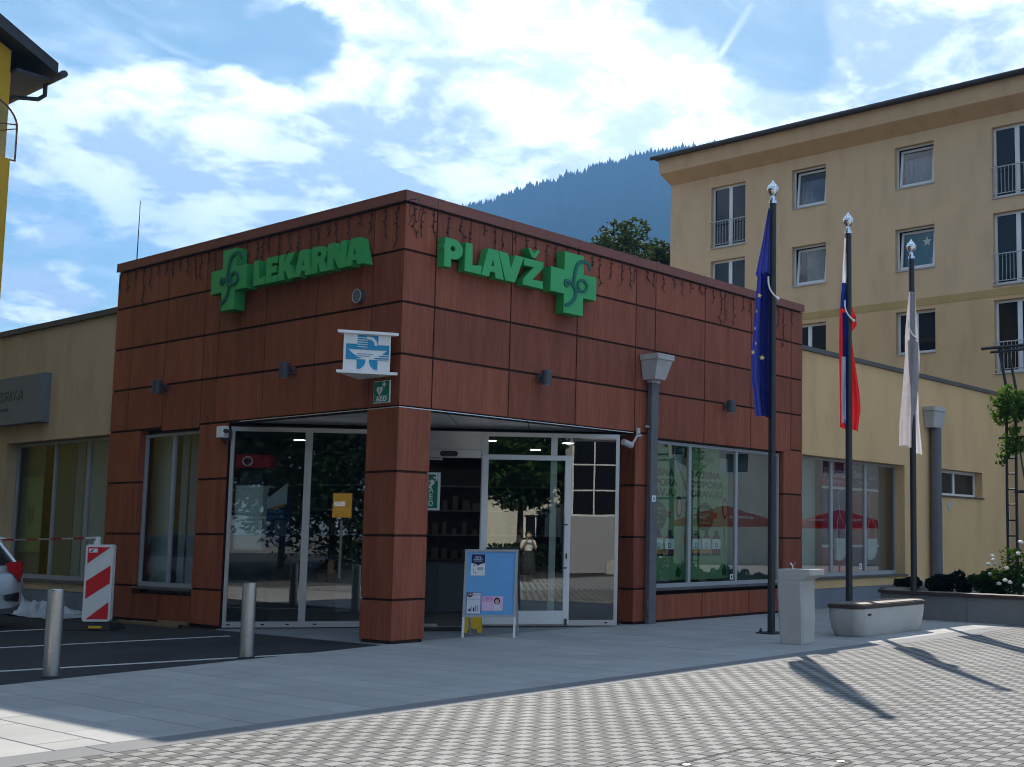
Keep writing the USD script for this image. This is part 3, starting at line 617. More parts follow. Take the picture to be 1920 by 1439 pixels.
ab.part('floor_slabs', join([cube((AX+.301, -6.9, az(z)), (AX+.6, ay(15.1)-.31, az(z)+.25)) for z in (6.2, 9.05, 11.9)]), 'room_dark')
ab.part('far_end_wall', cube((AX+.3, -7, 0), (AX+11, -6.7, az(15.0))), 'apartment_plaster')
ab.part('rear_wall', cube((AX+10.8, -6.69, 0), (AX+11, ay(15.1)-.31, az(15.0))), 'apartment_plaster')
ab.part('back_wall', cube((AX+1.2, -6.9, 0), (AX+1.3, ay(15.1)-.31, az(14.9))), 'room_dark')
# eaves: plastered box cornice, dark roof edge
yE = 17.74; zc0, zc1, zr = az(15.16), az(15.86), az(16.02)
ab.part('cornice', join([hull([(AX-.72, yE-.03, zc1), (AX-.66, yE-.08, az(15.32)), (AX-.0, ay(15.1), az(15.0)), (AX+1, ay(15.1), az(15.0)), (AX+1, yE-.03, zc1), (AX-.72, -7, zc1), (AX-.66, -7, az(15.32)), (AX, -7, az(15.0)), (AX+1, -7, zc1), (AX+1, -7, az(15.0))])]), 'brown_plaster')
ab.part('cornice', hull([(AX+1.01, yE-.03, zc1), (AX+1.01, yE-.08, az(15.32)), (AX+1.01, ay(15.1), az(15.0)), (AX+11, yE-.03, zc1), (AX+11, yE-.08, az(15.32)), (AX+11, ay(15.1), az(15.0))]), 'brown_plaster')
ab.part('roof', hull([(AX-.85, yE+.12, zc1+.01), (AX-.85, -7, zc1+.01), (AX+12, yE+.12, zc1+.01), (AX+12, -7, zc1+.01), (AX-.85, yE+.12, zr-.03), (AX-.85, -7, zr-.03), (AX+12, yE+.12, zr-.03), (AX+12, -7, zr-.03), (AX+5, yE-6, zr+1.35), (AX+5, -7, zr+1.35)]), 'roof_dark')
ab.part('gutter', tube([(AX-.92, yE+.2, zc1+.06), (AX-.92, -7, zc1+.06)], .085, 8), 'dark_metal')
def french(h, k):
    a, b, z0, z1 = -ay(h[0]), -ay(h[1]), az(h[2]), az(h[3])
    wn = window(ab, AP, a+.004, b-.004, z0+.004, z1-.004, -.16, fr=.085, mull=((a+b)/2+.03,), mw=.17, mat='white_frame', gl='dark_room_glass', d=.06, bot=.10, sill=(.03, .03, .05), sillmat='hopper_grey', name='balcony_door')
    for (p, q) in ((a+.10, (a+b)/2-.06),) if k % 2 == 0 else ((a+.1, (a+b)/2-.06), ((a+b)/2+.15, b-.1)):
        pass
    wn.part('rail', join([tube([AP.pt(a-.05, z0+1.06, .05), AP.pt(b+.05, z0+1.06, .05)], .022, 6), tube([AP.pt(a, z0+.12, .05), AP.pt(b, z0+.12, .05)], .015, 6)]), 'hopper_grey')
    n = 12
    wn.part('balusters', join([tube([AP.pt(a+(b-a)*(i+.5)/n, z0+.12, .05), AP.pt(a+(b-a)*(i+.5)/n, z0+1.06, .05)], .010, 4) for i in range(n)]), 'hopper_grey', kind='stuff')
for k, h in enumerate(FRENCH): french(h, k)
for k, h in enumerate(SQ):
    a, b, z0, z1 = -ay(h[0]), -ay(h[1]), az(h[2]), az(h[3])
    if k in (2, 5):
        window(ab, AP, a+.004, b-.004, z0+.004, z1-.004, -.18, fr=.09, mull=((a+b)/2-.05,), mw=.17, mat='white_frame', gl='dark_room_glass', sill=(.02, .02, .04), sillmat='hopper_grey')
    else:
        wn = window(ab, AP, a+.004, b-.004, z0+.004, z1-.004, -.18, fr=.06, mat='white_frame', panes=False, sill=(.02, .02, .04), sillmat='hopper_grey')
        th = math.radians(6.0); SP = tilted(AP.pt(0, z0+.07, -.185), AP.r, np.array([0, 0, 1.])*math.cos(th)-AP.n*math.sin(th))
        hh = z1-z0-.14; aa, bb = a+.10, b-.10
        wn.part('tilted_sash', join([SP.box(aa, aa+.09, 0, hh, -.05, 0), SP.box(bb-.09, bb, 0, hh, -.05, 0), SP.box(aa+.09, bb-.09, 0, .09, -.05, 0), SP.box(aa+.09, bb-.09, hh-.09, hh, -.05, 0)]), 'white_frame')
        wn.part('pane', SP.box(aa+.085, bb-.085, .085, hh-.085, -.03, -.018), 'pane_clear')
        cur = {0: 'blue_blind', 1: 'curtain', 3: 'blue_blind', 4: 'teal_curtain'}[k]
        x0 = aa+.09+(.0 if k != 1 else .25)
        n = 24; vv = []
        for i in range(n+1):
            u = x0+(bb-.02-x0)*i/n; w = -.42+.02*math.sin(i*1.9)
            vv += [AP.pt(u, z0+.02, w), AP.pt(u, z1-(.1 if k in (1, 4) else .42), w)]
        ff = []
        for i in range(n): ff += [(2*i, 2*i+2, 2*i+3), (2*i, 2*i+3, 2*i+1)]
        wn.part('curtain', trimesh.Trimesh(np.array(vv), np.array(ff), process=False), cur)
        if k == 4:
            st = Polygon([(r_*math.sin(t_), r_*math.cos(t_)) for t_, r_ in [(i*math.pi/5, .19 if i % 2 == 0 else .085) for i in range(10)]])
            wn.part('paper_star', AP.ext(affinity.translate(st, (a+b)/2+.30, z1-.50), -.385, -.38), 'print_white')

# ------------------------------------------------------------------ tall yellow house at the left edge
yb = thing('yellow_house', 'tall yellow house with dark overhanging eaves at the left edge', 'building', (1.7, 17.9, 0))
yb.part('wall', cube((-14, 17.9, -.03), (1.72, 32, 12.9)), 'yellow_plaster')
yb.part('balcony_wall', cube((-14, 17.55, 0), (1.70, 17.895, 10.62)), 'yellow_plaster')
# gable roof with its eaves along the house side
ez, ex, ey = 13.05, 2.62, 17.45
prof = [(ex, ez), (ex, ez+.28), (-6.2, ez+.28+5.0), (-15, ez+.28), (-15, ez), (-6.2, ez+4.75)]
RP = Plane((0, ey, 0), (1, 0, 0))
yb.part('roof', RP.ext(Polygon(prof), -15, 0), 'roof_dark')
yb.part('eaves_boarding', cube((1.725, 17.6, 12.86), (2.5, 32, 12.95)), 'roof_dark')
yb.part('gable', RP.ext(Polygon([(1.7, 12.9), (1.7, 13.45), (-6.2, ez+4.6), (-14, 13.3), (-14, 12.9)]), -.9, -.46), 'yellow_plaster')
yb.part('gutter', tube([(2.72, 17.32, 13.06), (2.72, 32, 13.0)], .09, 8), 'dark_metal')
yb.part('downpipe', tube([(2.70, 18.3, 13.0), (2.70, 18.3, 12.7), (2.55, 18.3, 12.55), (1.95, 18.3, 12.42), (1.80, 18.3, 12.2)], .055, 8), 'dark_metal')
arc = [(1.88, 10.62), (1.88, 11.45)]+[(.95+.93*math.cos(t), 11.45+.75*math.sin(t)) for t in np.linspace(0, math.pi/2, 12)]
SPn = Plane((0, 17.7, 0), (1, 0, 0))
sp_ = Polygon(arc+[(.95, 10.62)])
scr = yb.part('balcony_screen', SPn.ext(sp_.difference(sp_.buffer(-.03)), -.02, .02), 'rust_metal')
scr.part('pane', SPn.ext(sp_.buffer(-.03), -.006, .006), 'pane_clear')
scr.part('cross_bar', join([tube([SPn.pt(.95, 11.4, .02), SPn.pt(1.87, 11.55, .02)], .018), tube([SPn.pt(.95, 11.1, .02), SPn.pt(1.87, 11.45, .02)], .014)]), 'rust_metal')

# ------------------------------------------------------------------ wooded mountain
def ridge_el(a):
    return np.interp(a, [-60, -20, 5, 20, 30, 36, 40.74, 43.48, 46.02, 48.6, 54.4, 60, 68, 80, 100, 140], [2, 2.5, 4, 6, 9.0, 13.2, 15.36, 16.38, 17.24, 18.07, 18.75, 18.5, 18, 17, 13, 4])
hill = struct('hills')
azs = np.linspace(-40, 120, 330); ds = np.linspace(900, 3600, 60)
DR = 2500.0
def hz(a, d):
    top = DR*np.tan(np.radians(ridge_el(a)))
    t = np.clip((d-900)/(DR-900), 0, 1); s = t**1.25
    back = np.clip((d-DR)/1300, 0, 1)
    x, y = d*np.sin(np.radians(a)), d*np.cos(np.radians(a))
    nz = (meshkit.fbm(np.stack([x/260, y/260, 0*x], -1), 5, 3)-.5)*130*np.clip(t*(1-t)*4, 0, 1)
    return top*s*(1-.3*back)+nz-2
A_, D_2 = np.meshgrid(azs, ds, indexing='ij')
Z_ = hz(A_, D_2)
vv = np.stack([CAMP[0]+D_2*np.sin(np.radians(A_)), CAMP[1]+D_2*np.cos(np.radians(A_)), Z_], -1).reshape(-1, 3)
n1, n2 = A_.shape; ii = np.arange(n1-1)[:, None]*n2+np.arange(n2-1)[None]
ff = np.concatenate([np.stack([ii, ii+n2, ii+n2+1], -1).reshape(-1, 3), np.stack([ii, ii+n2+1, ii+1], -1).reshape(-1, 3)])
hill.part('slope', trimesh.Trimesh(vv, ff, process=False), 'forest_floor', smooth=True, kind='structure')
tv, tf, kk = [], [], 0
rg = np.random.default_rng(11)
def conifer(x, y, z, h, w):
    global kk
    q = []
    for t0, t1, ww in ((0.08, .62, 1.0), (.36, 1.0, .62)):
        m = 5; ph0 = rg.uniform(0, 6.28)
        for j in range(m):
            t = ph0+2*math.pi*j/m; rr_ = w*ww*rg.uniform(.75, 1.2); q.append((x+rr_*math.cos(t), y+rr_*math.sin(t), z+h*t0*rg.uniform(.7, 1.2)))
        q.append((x+rg.uniform(-.1, .1)*w, y, z+h*t1))
        b = kk+len(q)-m-1
        for j in range(m): tf.append((b+j, b+(j+1) % m, b+m))
    tv.extend(q); kk += len(q)
for i in range(5200):
    a = rg.uniform(35, 59) if i < 4300 else rg.uniform(20, 80)
    d = DR+rg.normal(0, 16) if i < 1500 else DR-abs(rg.normal(0, 1))*520
    if d < 1000: continue
    d = float(d); h = rg.uniform(8, 18)*(1.0 if rg.random() > .12 else 1.4)
    h *= .55+.9*float(meshkit.noise(np.array([a*3.1, d/140, .5]), 4))
    z = float(hz(np.array(a), np.array(d)))
    conifer(CAMP[0]+d*math.sin(math.radians(a)), CAMP[1]+d*math.cos(math.radians(a)), z-2, h, h*rg.uniform(.2, .38))
wood = thing('forest', 'dark conifer forest covering the hazy blue mountain', 'forest', (0, 0, 0), kind='stuff')
wood.part('conifers', trimesh.Trimesh(np.array(tv), np.array(tf), process=False), 'forest_needle', kind='stuff')

# ------------------------------------------------------------------ green sign lettering and crosses
def seg(a, b, w0, w1=None):
    a, b = np.array(a, float), np.array(b, float); w1 = w0 if w1 is None else w1
    d = (b-a)/np.linalg.norm(b-a); n = np.array([-d[1], d[0]]); return Polygon([a+n*w0/2, b+n*w1/2, b-n*w1/2, a-n*w0/2])
CL = sbox(-.2, 0, 2, 1)
def glyph(c):
    if c == 'L': return unary_union([Polygon([(.0, 0), (.28, 0), (.25, 1), (.02, 1)]), Polygon([(0, 0), (.62, 0), (.66, .28), (.25, .22)])])
    if c == 'E': return unary_union([Polygon([(0, 0), (.27, 0), (.27, 1), (.02, 1)]), Polygon([(0, 0), (.60, 0), (.62, .24), (.25, .20)]), Polygon([(.25, .40), (.53, .38), (.53, .62), (.25, .60)]), Polygon([(.25, .80), (.58, .76), (.60, 1), (.02, 1)])])
    if c == 'K': return unary_union([Polygon([(0, 0), (.27, 0), (.25, 1), (.02, 1)]), Polygon([(.18, .36), (.48, 1), (.80, 1), (.40, .36)]), Polygon([(.26, .60), (.52, .62), (.88, 0), (.55, 0)])])
    if c == 'A': return Polygon([(0, 0), (.26, 1), (.66, 1), (.94, 0), (.62, 0), (.58, .20), (.33, .20), (.29, 0)]).difference(Polygon([(.37, .38), (.545, .38), (.465, .74)]))
    if c == 'R': return unary_union([Polygon([(0, 0), (.27, 0), (.26, 1), (.02, 1)]), affinity.scale(Point(0, 0).buffer(1, 16), .36, .31).buffer(0).__class__(affinity.translate(affinity.scale(Point(0, 0).buffer(1, 16), .36, .31), .36, .69).exterior.coords), sbox(.05, .38, .36, 1), Polygon([(.30, .5), (.58, .46), (.80, 0), (.47, 0)])]).difference(affinity.translate(affinity.scale(Point(0, 0).buffer(1, 12), .13, .11), .37, .70))
    if c == 'P': return unary_union([Polygon([(0, 0), (.27, 0), (.26, 1), (.02, 1)]), affinity.translate(affinity.scale(Point(0, 0).buffer(1, 16), .40, .34), .38, .66), sbox(.05, .32, .38, 1)]).difference(affinity.translate(affinity.scale(Point(0, 0).buffer(1, 12), .13, .12), .36, .67))
    if c == 'N': return unary_union([Polygon([(0, 0), (.25, 0), (.24, 1), (.0, 1)]), Polygon([(.60, 0), (.86, 0), (.86, 1), (.62, 1)]), Polygon([(.0, 1), (.30, 1), (.86, 0), (.55, 0)])])
    if c == 'V': return Polygon([(0, 1), (.34, 1), (.49, .40), (.66, 1), (.98, 1), (.66, 0), (.30, 0)])
    if c == 'Z': return Polygon([(.03, 1), (.88, 1), (.86, .80), (.36, .23), (.86, .25), (.88, 0), (0, 0), (.02, .20), (.50, .77), (.03, .75)])
def sign_word(name, label, pl, letters, z0, z1, w0, w1):
    loc = pl.pt(letters[0][1], z0, 0)
    t = thing(name, label, 'sign', loc)
    for ch, a, b in letters:
        g0 = glyph(ch).buffer(0); bx = g0.bounds; h = z1-z0
        g1 = affinity.translate(affinity.scale(g0, (b-a)/(bx[2]-bx[0]), h, origin=(bx[0], 0)), a-bx[0], z0).buffer(.012, join_style=2)
        p = t.part('letter', pl.ext(g1, w0, w1-.006), 'sign_green_side'); p.part('face', pl.ext(g1.buffer(-.004), w1-.006, w1), 'sign_green')
        p.part('bracket', join([pl.box((a+b)/2-.06, (a+b)/2-.04, z0+.1, z0+.13, 0.001, w0+.01), pl.box((a+b)/2+.04, (a+b)/2+.06, z0+.1, z0+.13, 0.001, w0+.01)]), 'dark_metal')
    return t
sign_word('lettering_sign', 'raised green letters reading LEKARNA high on the shaded left face', FL,
    [('L', -3.49, -3.17), ('E', -3.145, -2.83), ('K', -2.80, -2.37), ('A', -2.372, -1.945), ('R', -1.935, -1.55), ('N', -1.535, -1.10), ('A', -1.095, -.665)], 5.425, 5.81, .05, .20)
pz = sign_word('lettering_sign', 'raised green letters reading PLAVŽ high on the right face', FR,
    [('P', .55, .885), ('L', .945, 1.26), ('A', 1.275, 1.70), ('V', 1.60, 2.10), ('Z', 2.115, 2.53)], 5.415, 5.825, .05, .20)
car_ = Polygon([(-.13, .14), (-.07, .14), (0, .06), (.07, .14), (.13, .14), (.04, 0), (-.04, 0)])
q_ = affinity.translate(car_, 2.325, 5.868)
cr = pz.part('caron', FR.ext(q_, .03, .194), 'sign_green_side'); cr.part('face', FR.ext(q_.buffer(-.004), .194, .20), 'sign_green')
def snake():
    C_ = lambda x, y: ((x-1130)/310*1.05, (480+(x-1130)*.22-y)/430*1.0)
    main = [C_(*p) for p in [(1236, 368), (1228, 340), (1205, 322), (1178, 318), (1156, 330), (1143, 356), (1135, 392), (1128, 440), (1128, 490), (1140, 540), (1134, 580), (1112, 612), (1078, 630)]]
    def sm(p, k=6):
        p = np.array(p); t = np.arange(len(p)); from scipy.interpolate import CubicSpline
        s_ = CubicSpline(t, p); return s_(np.linspace(0, len(p)-1, len(p)*k))
    a = LineString(sm(main)).buffer(.028)
    c2 = C_(1185, 492); c1 = C_(1080, 478)
    big = affinity.scale(Point(*c2).buffer(.115, 20), 1.1, 1.0); big = big.difference(affinity.scale(big, .66, .62))
    sml = Point(*c1).buffer(.06, 16); sml = sml.difference(Point(*c1).buffer(.026, 12))
    lk = LineString(sm([C_(1070, 455), C_(1105, 470), C_(1130, 505), C_(1165, 530)])).buffer(.02)
    return unary_union([a, big, sml, lk])
SNK = snake()
def cross(label, pl, uc, zc, hw, hh, aw, ah, w1):
    poly = unary_union([sbox(uc-aw, zc-hh, uc+aw, zc+hh), sbox(uc-hw, zc-ah, uc+hw, zc+ah)])
    t = thing('pharmacy_cross', label, 'sign', pl.pt(uc, zc-hh))
    t.part('box', pl.ext(poly, .03, w1-.008), 'sign_green_side'); t.part('face', pl.ext(poly.buffer(-.005), w1-.008, w1), 'sign_green')
    t.part('snake_emblem', pl.ext(affinity.translate(SNK, uc, zc), w1+.001, w1+.02), 'snake_green')
    t.part('bracket', pl.box(uc-.1, uc-.06, zc, zc+.05, .001, .031), 'dark_metal'); t.part('bracket', pl.box(uc+.06, uc+.1, zc, zc+.05, .001, .031), 'dark_metal')
cross('green cross box with snake emblem left of the LEKARNA letters', FL, -4.18, 5.605, .515, .505, .195, .195, .22)
cross('green cross box with snake emblem right of the PLAVŽ letters', FR, 3.21, 5.605, .53, .505, .225, .20, .22)

# three sided illuminated box with bowl and snake
LA, LB, LC = np.array([-.721, .464, 0]), np.array([-.03, .02, 0]), np.array([-.03, .89, 0])
def off(tri, d):
    p = Polygon([tri[0][:2], tri[1][:2], tri[2][:2]]).buffer(d, join_style=2); return p
lb = thing('pharmacy_light_box', 'white three sided box sign with blue bowl and snake cross near the corner', 'sign', (0, .46, 3.75))
tri = off((LA, LB, LC), -.055)
lb.part('box', prism(tri, 3.792, 4.31), 'white_paint')
lb.part('plate', prism(off((LA, LB, LC), 0), 3.75, 3.79), 'white_paint'); lb.part('plate', prism(off((LA, LB, LC), 0), 4.312, 4.352), 'white_paint')
fd = (LB-LA)/np.linalg.norm(LB-LA)
LBP = Plane(LA, LB-LA)
cx_, zc_ = np.linalg.norm(LB-LA)*.5, 4.06; w_ = -.0525
def LBx(poly): return affinity.translate(poly, cx_, zc_)
blue = unary_union([sbox(-.14, -.24, .14, .24), sbox(-.29, -.11, .29, .11)])
bowl = Polygon([(-.265, .035), (.265, .035), (.19, -.03), (.12, -.07), (.05, -.10), (-.05, -.10), (-.12, -.07), (-.19, -.03)])
stem = Polygon([(-.022, -.09), (.022, -.09), (.026, -.15), (.045, -.195), (.095, -.242), (-.095, -.242), (-.045, -.195), (-.026, -.15)])
head = LineString([(0.0, .205), (.06, .198), (.10, .155), (.112, .115)]).buffer(.021)
stripes = unary_union([sbox(-.14, z, .0, z+.014) for z in np.arange(.068, .225, .032)]+[sbox(-.14, z, .29, z+.014) for z in np.arange(-.104, -.02, .032)])
white = unary_union([bowl, stem, head])
lb.part('blue_cross', LBP.ext(LBx(blue.difference(white).difference(stripes)), w_, w_+.003), 'sign_blue')
lb.part('stripes', LBP.ext(LBx(unary_union([sbox(-.14, z, .03+.05*i, z+.008).intersection(bowl.buffer(-.006)) for i, z in enumerate(np.arange(-.06, .0, .03))])), w_, w_+.003), 'sign_blue')

# AED plates
ae = thing('defibrillator_sign', 'small green AED plate with white heart under the white box sign', 'sign', (0, .38, 3.38))
ae.part('plate', FL.cbox(-.565, -.195, 3.38, 3.70, .004, .018, .004), 'print_white'); ae.part('green_face', FL.box(-.553, -.207, 3.392, 3.688, .018, .020), 'safety_green')
def heart(s): return unary_union([Point(-.25*s, .1*s).buffer(.29*s, 12), Point(.25*s, .1*s).buffer(.29*s, 12), Polygon([(-.5*s, -.03*s), (.5*s, -.03*s), (0, -.62*s)])])
bolt = Polygon([(.06, .3), (-.16, -.1), (-.02, -.1), (-.1, -.42), (.16, .02), (.02, .02), (.14, .3)])
def aed(T, pl, u, z, s, w):
    T.part('heart', pl.ext(affinity.translate(heart(s).difference(affinity.scale(bolt, s*1.0, s*1.0, origin=(0, 0))), u, z), w, w+.002), 'print_white')
    T.part('plus_mark', pl.ext(affinity.translate(unary_union([sbox(-.35*s, -.09*s, .35*s, .09*s), sbox(-.09*s, -.35*s, .09*s, .35*s)]).intersection(sbox(-9, -9, 9, 9)), u+.75*s, z+.62*s), w, w+.002), 'print_white')
aed(ae, FL, -.42, 3.565, .13, .020); ae.part('rule', FL.box(-.53, -.23, 3.478, 3.483, .020, .022), 'print_white')
ae.part('lettering', heavy(FL, 'AED', .062, -.38, 3.408, .020, .0035, fit=.25), 'print_white')
leafp2 = ph.part('sliding_door', DG.box(2.41, 3.365, .04, 2.775, -.06, -.048), 'pane_clear')
leafp2.part('edge_strip', join([DG.box(2.41, 3.365, .02, .06, -.066, -.042), DG.box(2.41, 3.365, 2.755, 2.80, -.066, -.042)]), 'aluminium')
av = thing('defibrillator_sign', 'tall white edged AED plate on the door glass right of the free corner pier', 'sign', DG.pt(3.15, 1.92, -.04))
av.part('plate', DG.cbox(2.94, 3.345, 1.92, 2.55, -.046, -.036, .003), 'print_white'); av.part('green_face', DG.box(2.958, 3.305, 1.955, 2.515, -.036, -.034), 'safety_green')
aed(av, DG, 3.17, 2.37, .15, -.034)
for i, ch in enumerate('AED'): av.part('lettering', DG.text(ch, .085, 3.20, 2.215-i*.11, -.034, True), 'print_white')

# grey shop sign on the left wing
gs = thing('shop_sign', 'slate grey box sign ending in the word ZDRAVJA on the left wing', 'sign', (.1, 11.9, 3.66))
gs.part('box', WL.cbox(-14.5, -10.90, 3.66, 4.63, .004, .16, .012), 'slate_sign')
gs.part('lettering', WL.text('VARUH ZDRAVJA', .20, -11.70, 4.14, .161, False, fit=2.05, align='r'), 'print_black')
gs.part('small_lettering', WL.text('LEKARNA', .075, -12.35, 3.93, .161, False, align='r'), 'print_black')

# ------------------------------------------------------------------ fittings on the walls
def wall_lamp(pl, u, label):
    c = pl.pt(u, 3.89, .17)
    t = thing('wall_lamp', label, 'lamp', pl.pt(u, 3.89), group=None)
    t.part('shade', lathe([(.0, .004), (.068, .004), (.075, .0), (.082, .0), (.082, .225), (.074, .235), (.0, .235)], c, 20), 'lamp_metal', smooth=30)
    t.part('lens', lathe([(.0, -.004), (.066, -.004), (.066, .003), (0, .003)], c, 16), 'hopper_grey')
    t.part('bracket', join([pl.cbox(u-.055, u+.055, 3.96, 4.07, .002, .035), tube([pl.pt(u, 4.015, .03), pl.pt(u, 4.015, .10)], .025, 8)]), 'lamp_metal')
wall_lamp(FL, -6.33, 'dark cylinder wall lamp nearest the left end of the brown facade')
wall_lamp(FL, -2.57, 'dark cylinder wall lamp below the LEKARNA letters on the left face')
wall_lamp(FR, 2.69, 'dark cylinder wall lamp below the green cross on the right face')
wall_lamp(FR, 7.59, 'dark cylinder wall lamp above the poster window near the EU flag')
sn = thing('alarm_sounder', 'round grey louvred disc on the left face under the LEKARNA letters', 'alarm', FL.pt(-.96, 4.98))
dk = Point(-.96, 4.988).buffer(.105, 20)
sn.part('body', FL.ext(dk, .004, .075), 'lamp_metal'); sn.part('face', FL.ext(dk.buffer(-.006), .075, .082), 'pipe_grey'); sn.part('rim', FL.ext(dk.difference(dk.buffer(-.010)), .082, .09), 'hopper_grey')
cm = thing('security_camera', 'small white camera box on the pier left of the entrance', 'camera', FL.pt(-4.38, 3.02))
cm.part('box', FL.cbox(-4.47, -4.27, 3.05, 3.24, .03, .13, .012), 'white_paint'); cm.part('bracket', FL.cbox(-4.52, -4.22, 3.02, 3.20, .002, .03), 'dark_metal')
cm.part('lens', tube([FL.pt(-4.27, 3.16, .09), FL.pt(-4.19, 3.15, .11)], .035, 10), 'black_plastic'); cm.part('cable', tube([FL.pt(-4.40, 3.05, .06), FL.pt(-4.34, 2.96, .05), FL.pt(-4.22, 2.97, .05), FL.pt(-4.20, 3.1, .04)], .010, 5), 'black_plastic')
c2 = thing('security_camera', 'grey dome camera bracket under the soffit beside the square downpipe', 'camera', (4.95, -.02, 3.1))
c2.part('arm', tube([(5.08, -.01, 3.30), (5.06, -.10, 3.26), (4.93, -.12, 3.24), (4.86, -.12, 3.15), (4.80, -.12, 3.08)], .022, 7), 'hopper_grey', smooth=True)
c2.part('base', cube((5.04, -.03, 3.24), (5.12, -.001, 3.40)), 'hopper_grey'); c2.part('housing', join([tube([(4.80, -.12, 3.07), (4.60, -.10, 3.12)], .055, 10)]), 'hopper_grey')
an = thing('whip_antenna', 'thin upright rod antenna above the left part of the brown roof', 'antenna', (-.0, 6.9, 6.1))
an.part('rod', tube([(.15, 7.93, 6.2), (.155, 7.935, 7.62)], [.012, .006], 5), 'dark_metal'); an.part('foot', cube((.11, 7.89, 6.433), (.19, 7.97, 6.47)), 'dark_metal')

def icicles(pl, us, label, seed):
    rg = np.random.default_rng(seed)
    t = thing('string_lights', label, 'string lights', pl.pt(us[0], 6.2))
    t.part('cable', tube([pl.pt(u, 6.262-.012*(i % 2), .03) for i, u in enumerate(np.linspace(us[0], us[-1], 60))], .006, 4), 'black_plastic')
    for u in us:
        ln = rg.choice([.22, .34, .48, .62, .78], p=[.25, .3, .25, .14, .06])*rg.uniform(.85, 1.1); n = max(4, int(ln/.07))
        w = rg.uniform(-.05, .05); pts = []
        for i in range(n+1):
            s = i/n; pts.append((u+w*math.sin(s*rg.uniform(2.5, 5))+rg.normal(0, .012)+(.06*(s-.8)/.2*np.sign(w) if s > .8 else 0), 6.255-ln*s))
        ms = [tube([pl.pt(a, b, .012) for a, b in pts], .0065, 4)]
        for i in range(1, n):
            a, b = pts[i]; sg = -1 if (i+int(u*10)) % 2 else 1
            if rg.random() < .7: ms.append(tube([pl.pt(a, b, .012), pl.pt(a+sg*.035, b+rg.uniform(-.02, .02), .02)], [.008, .011], 4))
        t.part('strand', join(ms), 'black_plastic')
rs_ = np.random.default_rng(3)
icicles(FR, np.cumsum(np.concatenate([[.14], rs_.uniform(.15, .33, 41)])), 'dark unlit icicle string lights hanging along the top of the right face', 21)
icicles(FL, -8.15+np.cumsum(np.concatenate([[0], rs_.uniform(.14, .33, 34)])), 'dark unlit icicle string lights hanging along the top of the left face', 22)

# downpipes with rainwater heads
def flare(cx, cy, z0, z1, a0, b0, a1, b1):
    v = [(cx+sx*a, cy+sy*b, z) for a, b, z in ((a0, b0, z0), (a1, b1, z1)) for sx, sy in ((-1, -1), (1, -1), (1, 1), (-1, 1))]
    return hull(v)
dp = thing('downpipe', 'square dark grey downpipe with pale funnel head beside the poster window', 'downpipe', (5.33, -.17, 0))
dp.part('pipe', join([cube((5.305, -.125, .0), (5.495, -.03, 2.0)), cube((5.31, -.12, 2.004), (5.49, -.033, 3.4)), cube((5.305, -.125, 3.404), (5.495, -.03, 4.25))]), 'pipe_grey')
dp.part('collar', cube((5.29, -.14, 4.22), (5.51, -.02, 4.262)), 'hopper_grey')
def bx8(x0, x1, y0, y1, z0, X0, X1, Y0, Y1, z1): return hull([(x, y, z0) for x in (x0, x1) for y in (y0, y1)]+[(x, y, z1) for x in (X0, X1) for y in (Y0, Y1)])
dp.part('rainwater_head', bx8(5.173, 5.464, -.303, -.022, 4.264, 5.115, 5.53, -.41, -.022, 4.60), 'hopper_grey'); dp.part('rim', bx8(5.10, 5.545, -.43, -.02, 4.603, 5.095, 5.55, -.435, -.02, 4.70), 'hopper_grey')
dp.part('clamp', cube((5.20, -.09, 3.42), (5.304, -.06, 3.45)), 'aluminium')
dp.part('sticker', cube((5.345, -.129, 2.12), (5.445, -.1255, 2.23)), 'print_white')
dp.part('sticker_print', cube((5.37, -.1305, 2.145), (5.42, -.1295, 2.205)), 'grey_print')
dp.part('spout_cover', hull([(5.27, -.115, .42), (5.304, -.115, .42), (5.304, -.04, .42), (5.27, -.04, .42), (5.295, -.115, .2), (5.304, -.04, .2)]), 'pipe_grey')
d2 = thing('downpipe', 'round dark grey downpipe with pale funnel head on the right wing', 'downpipe', (16.3, -.1, 0))
d2.part('pipe', join([tube([(16.29, -.06, 0), (16.29, -.06, 2.4)], .145, 14), tube([(16.29, -.06, 2.403), (16.29, -.06, 4.27)], .138, 14)]), 'pipe_grey', smooth=40)
d2.part('rainwater_head', bx8(16.0, 16.5, -.15, .085, 4.272, 15.92, 16.50, -.22, .085, 4.68), 'hopper_grey'); d2.part('rim', bx8(15.89, 16.52, -.24, .09, 4.683, 15.88, 16.53, -.245, .09, 4.78), 'hopper_grey')

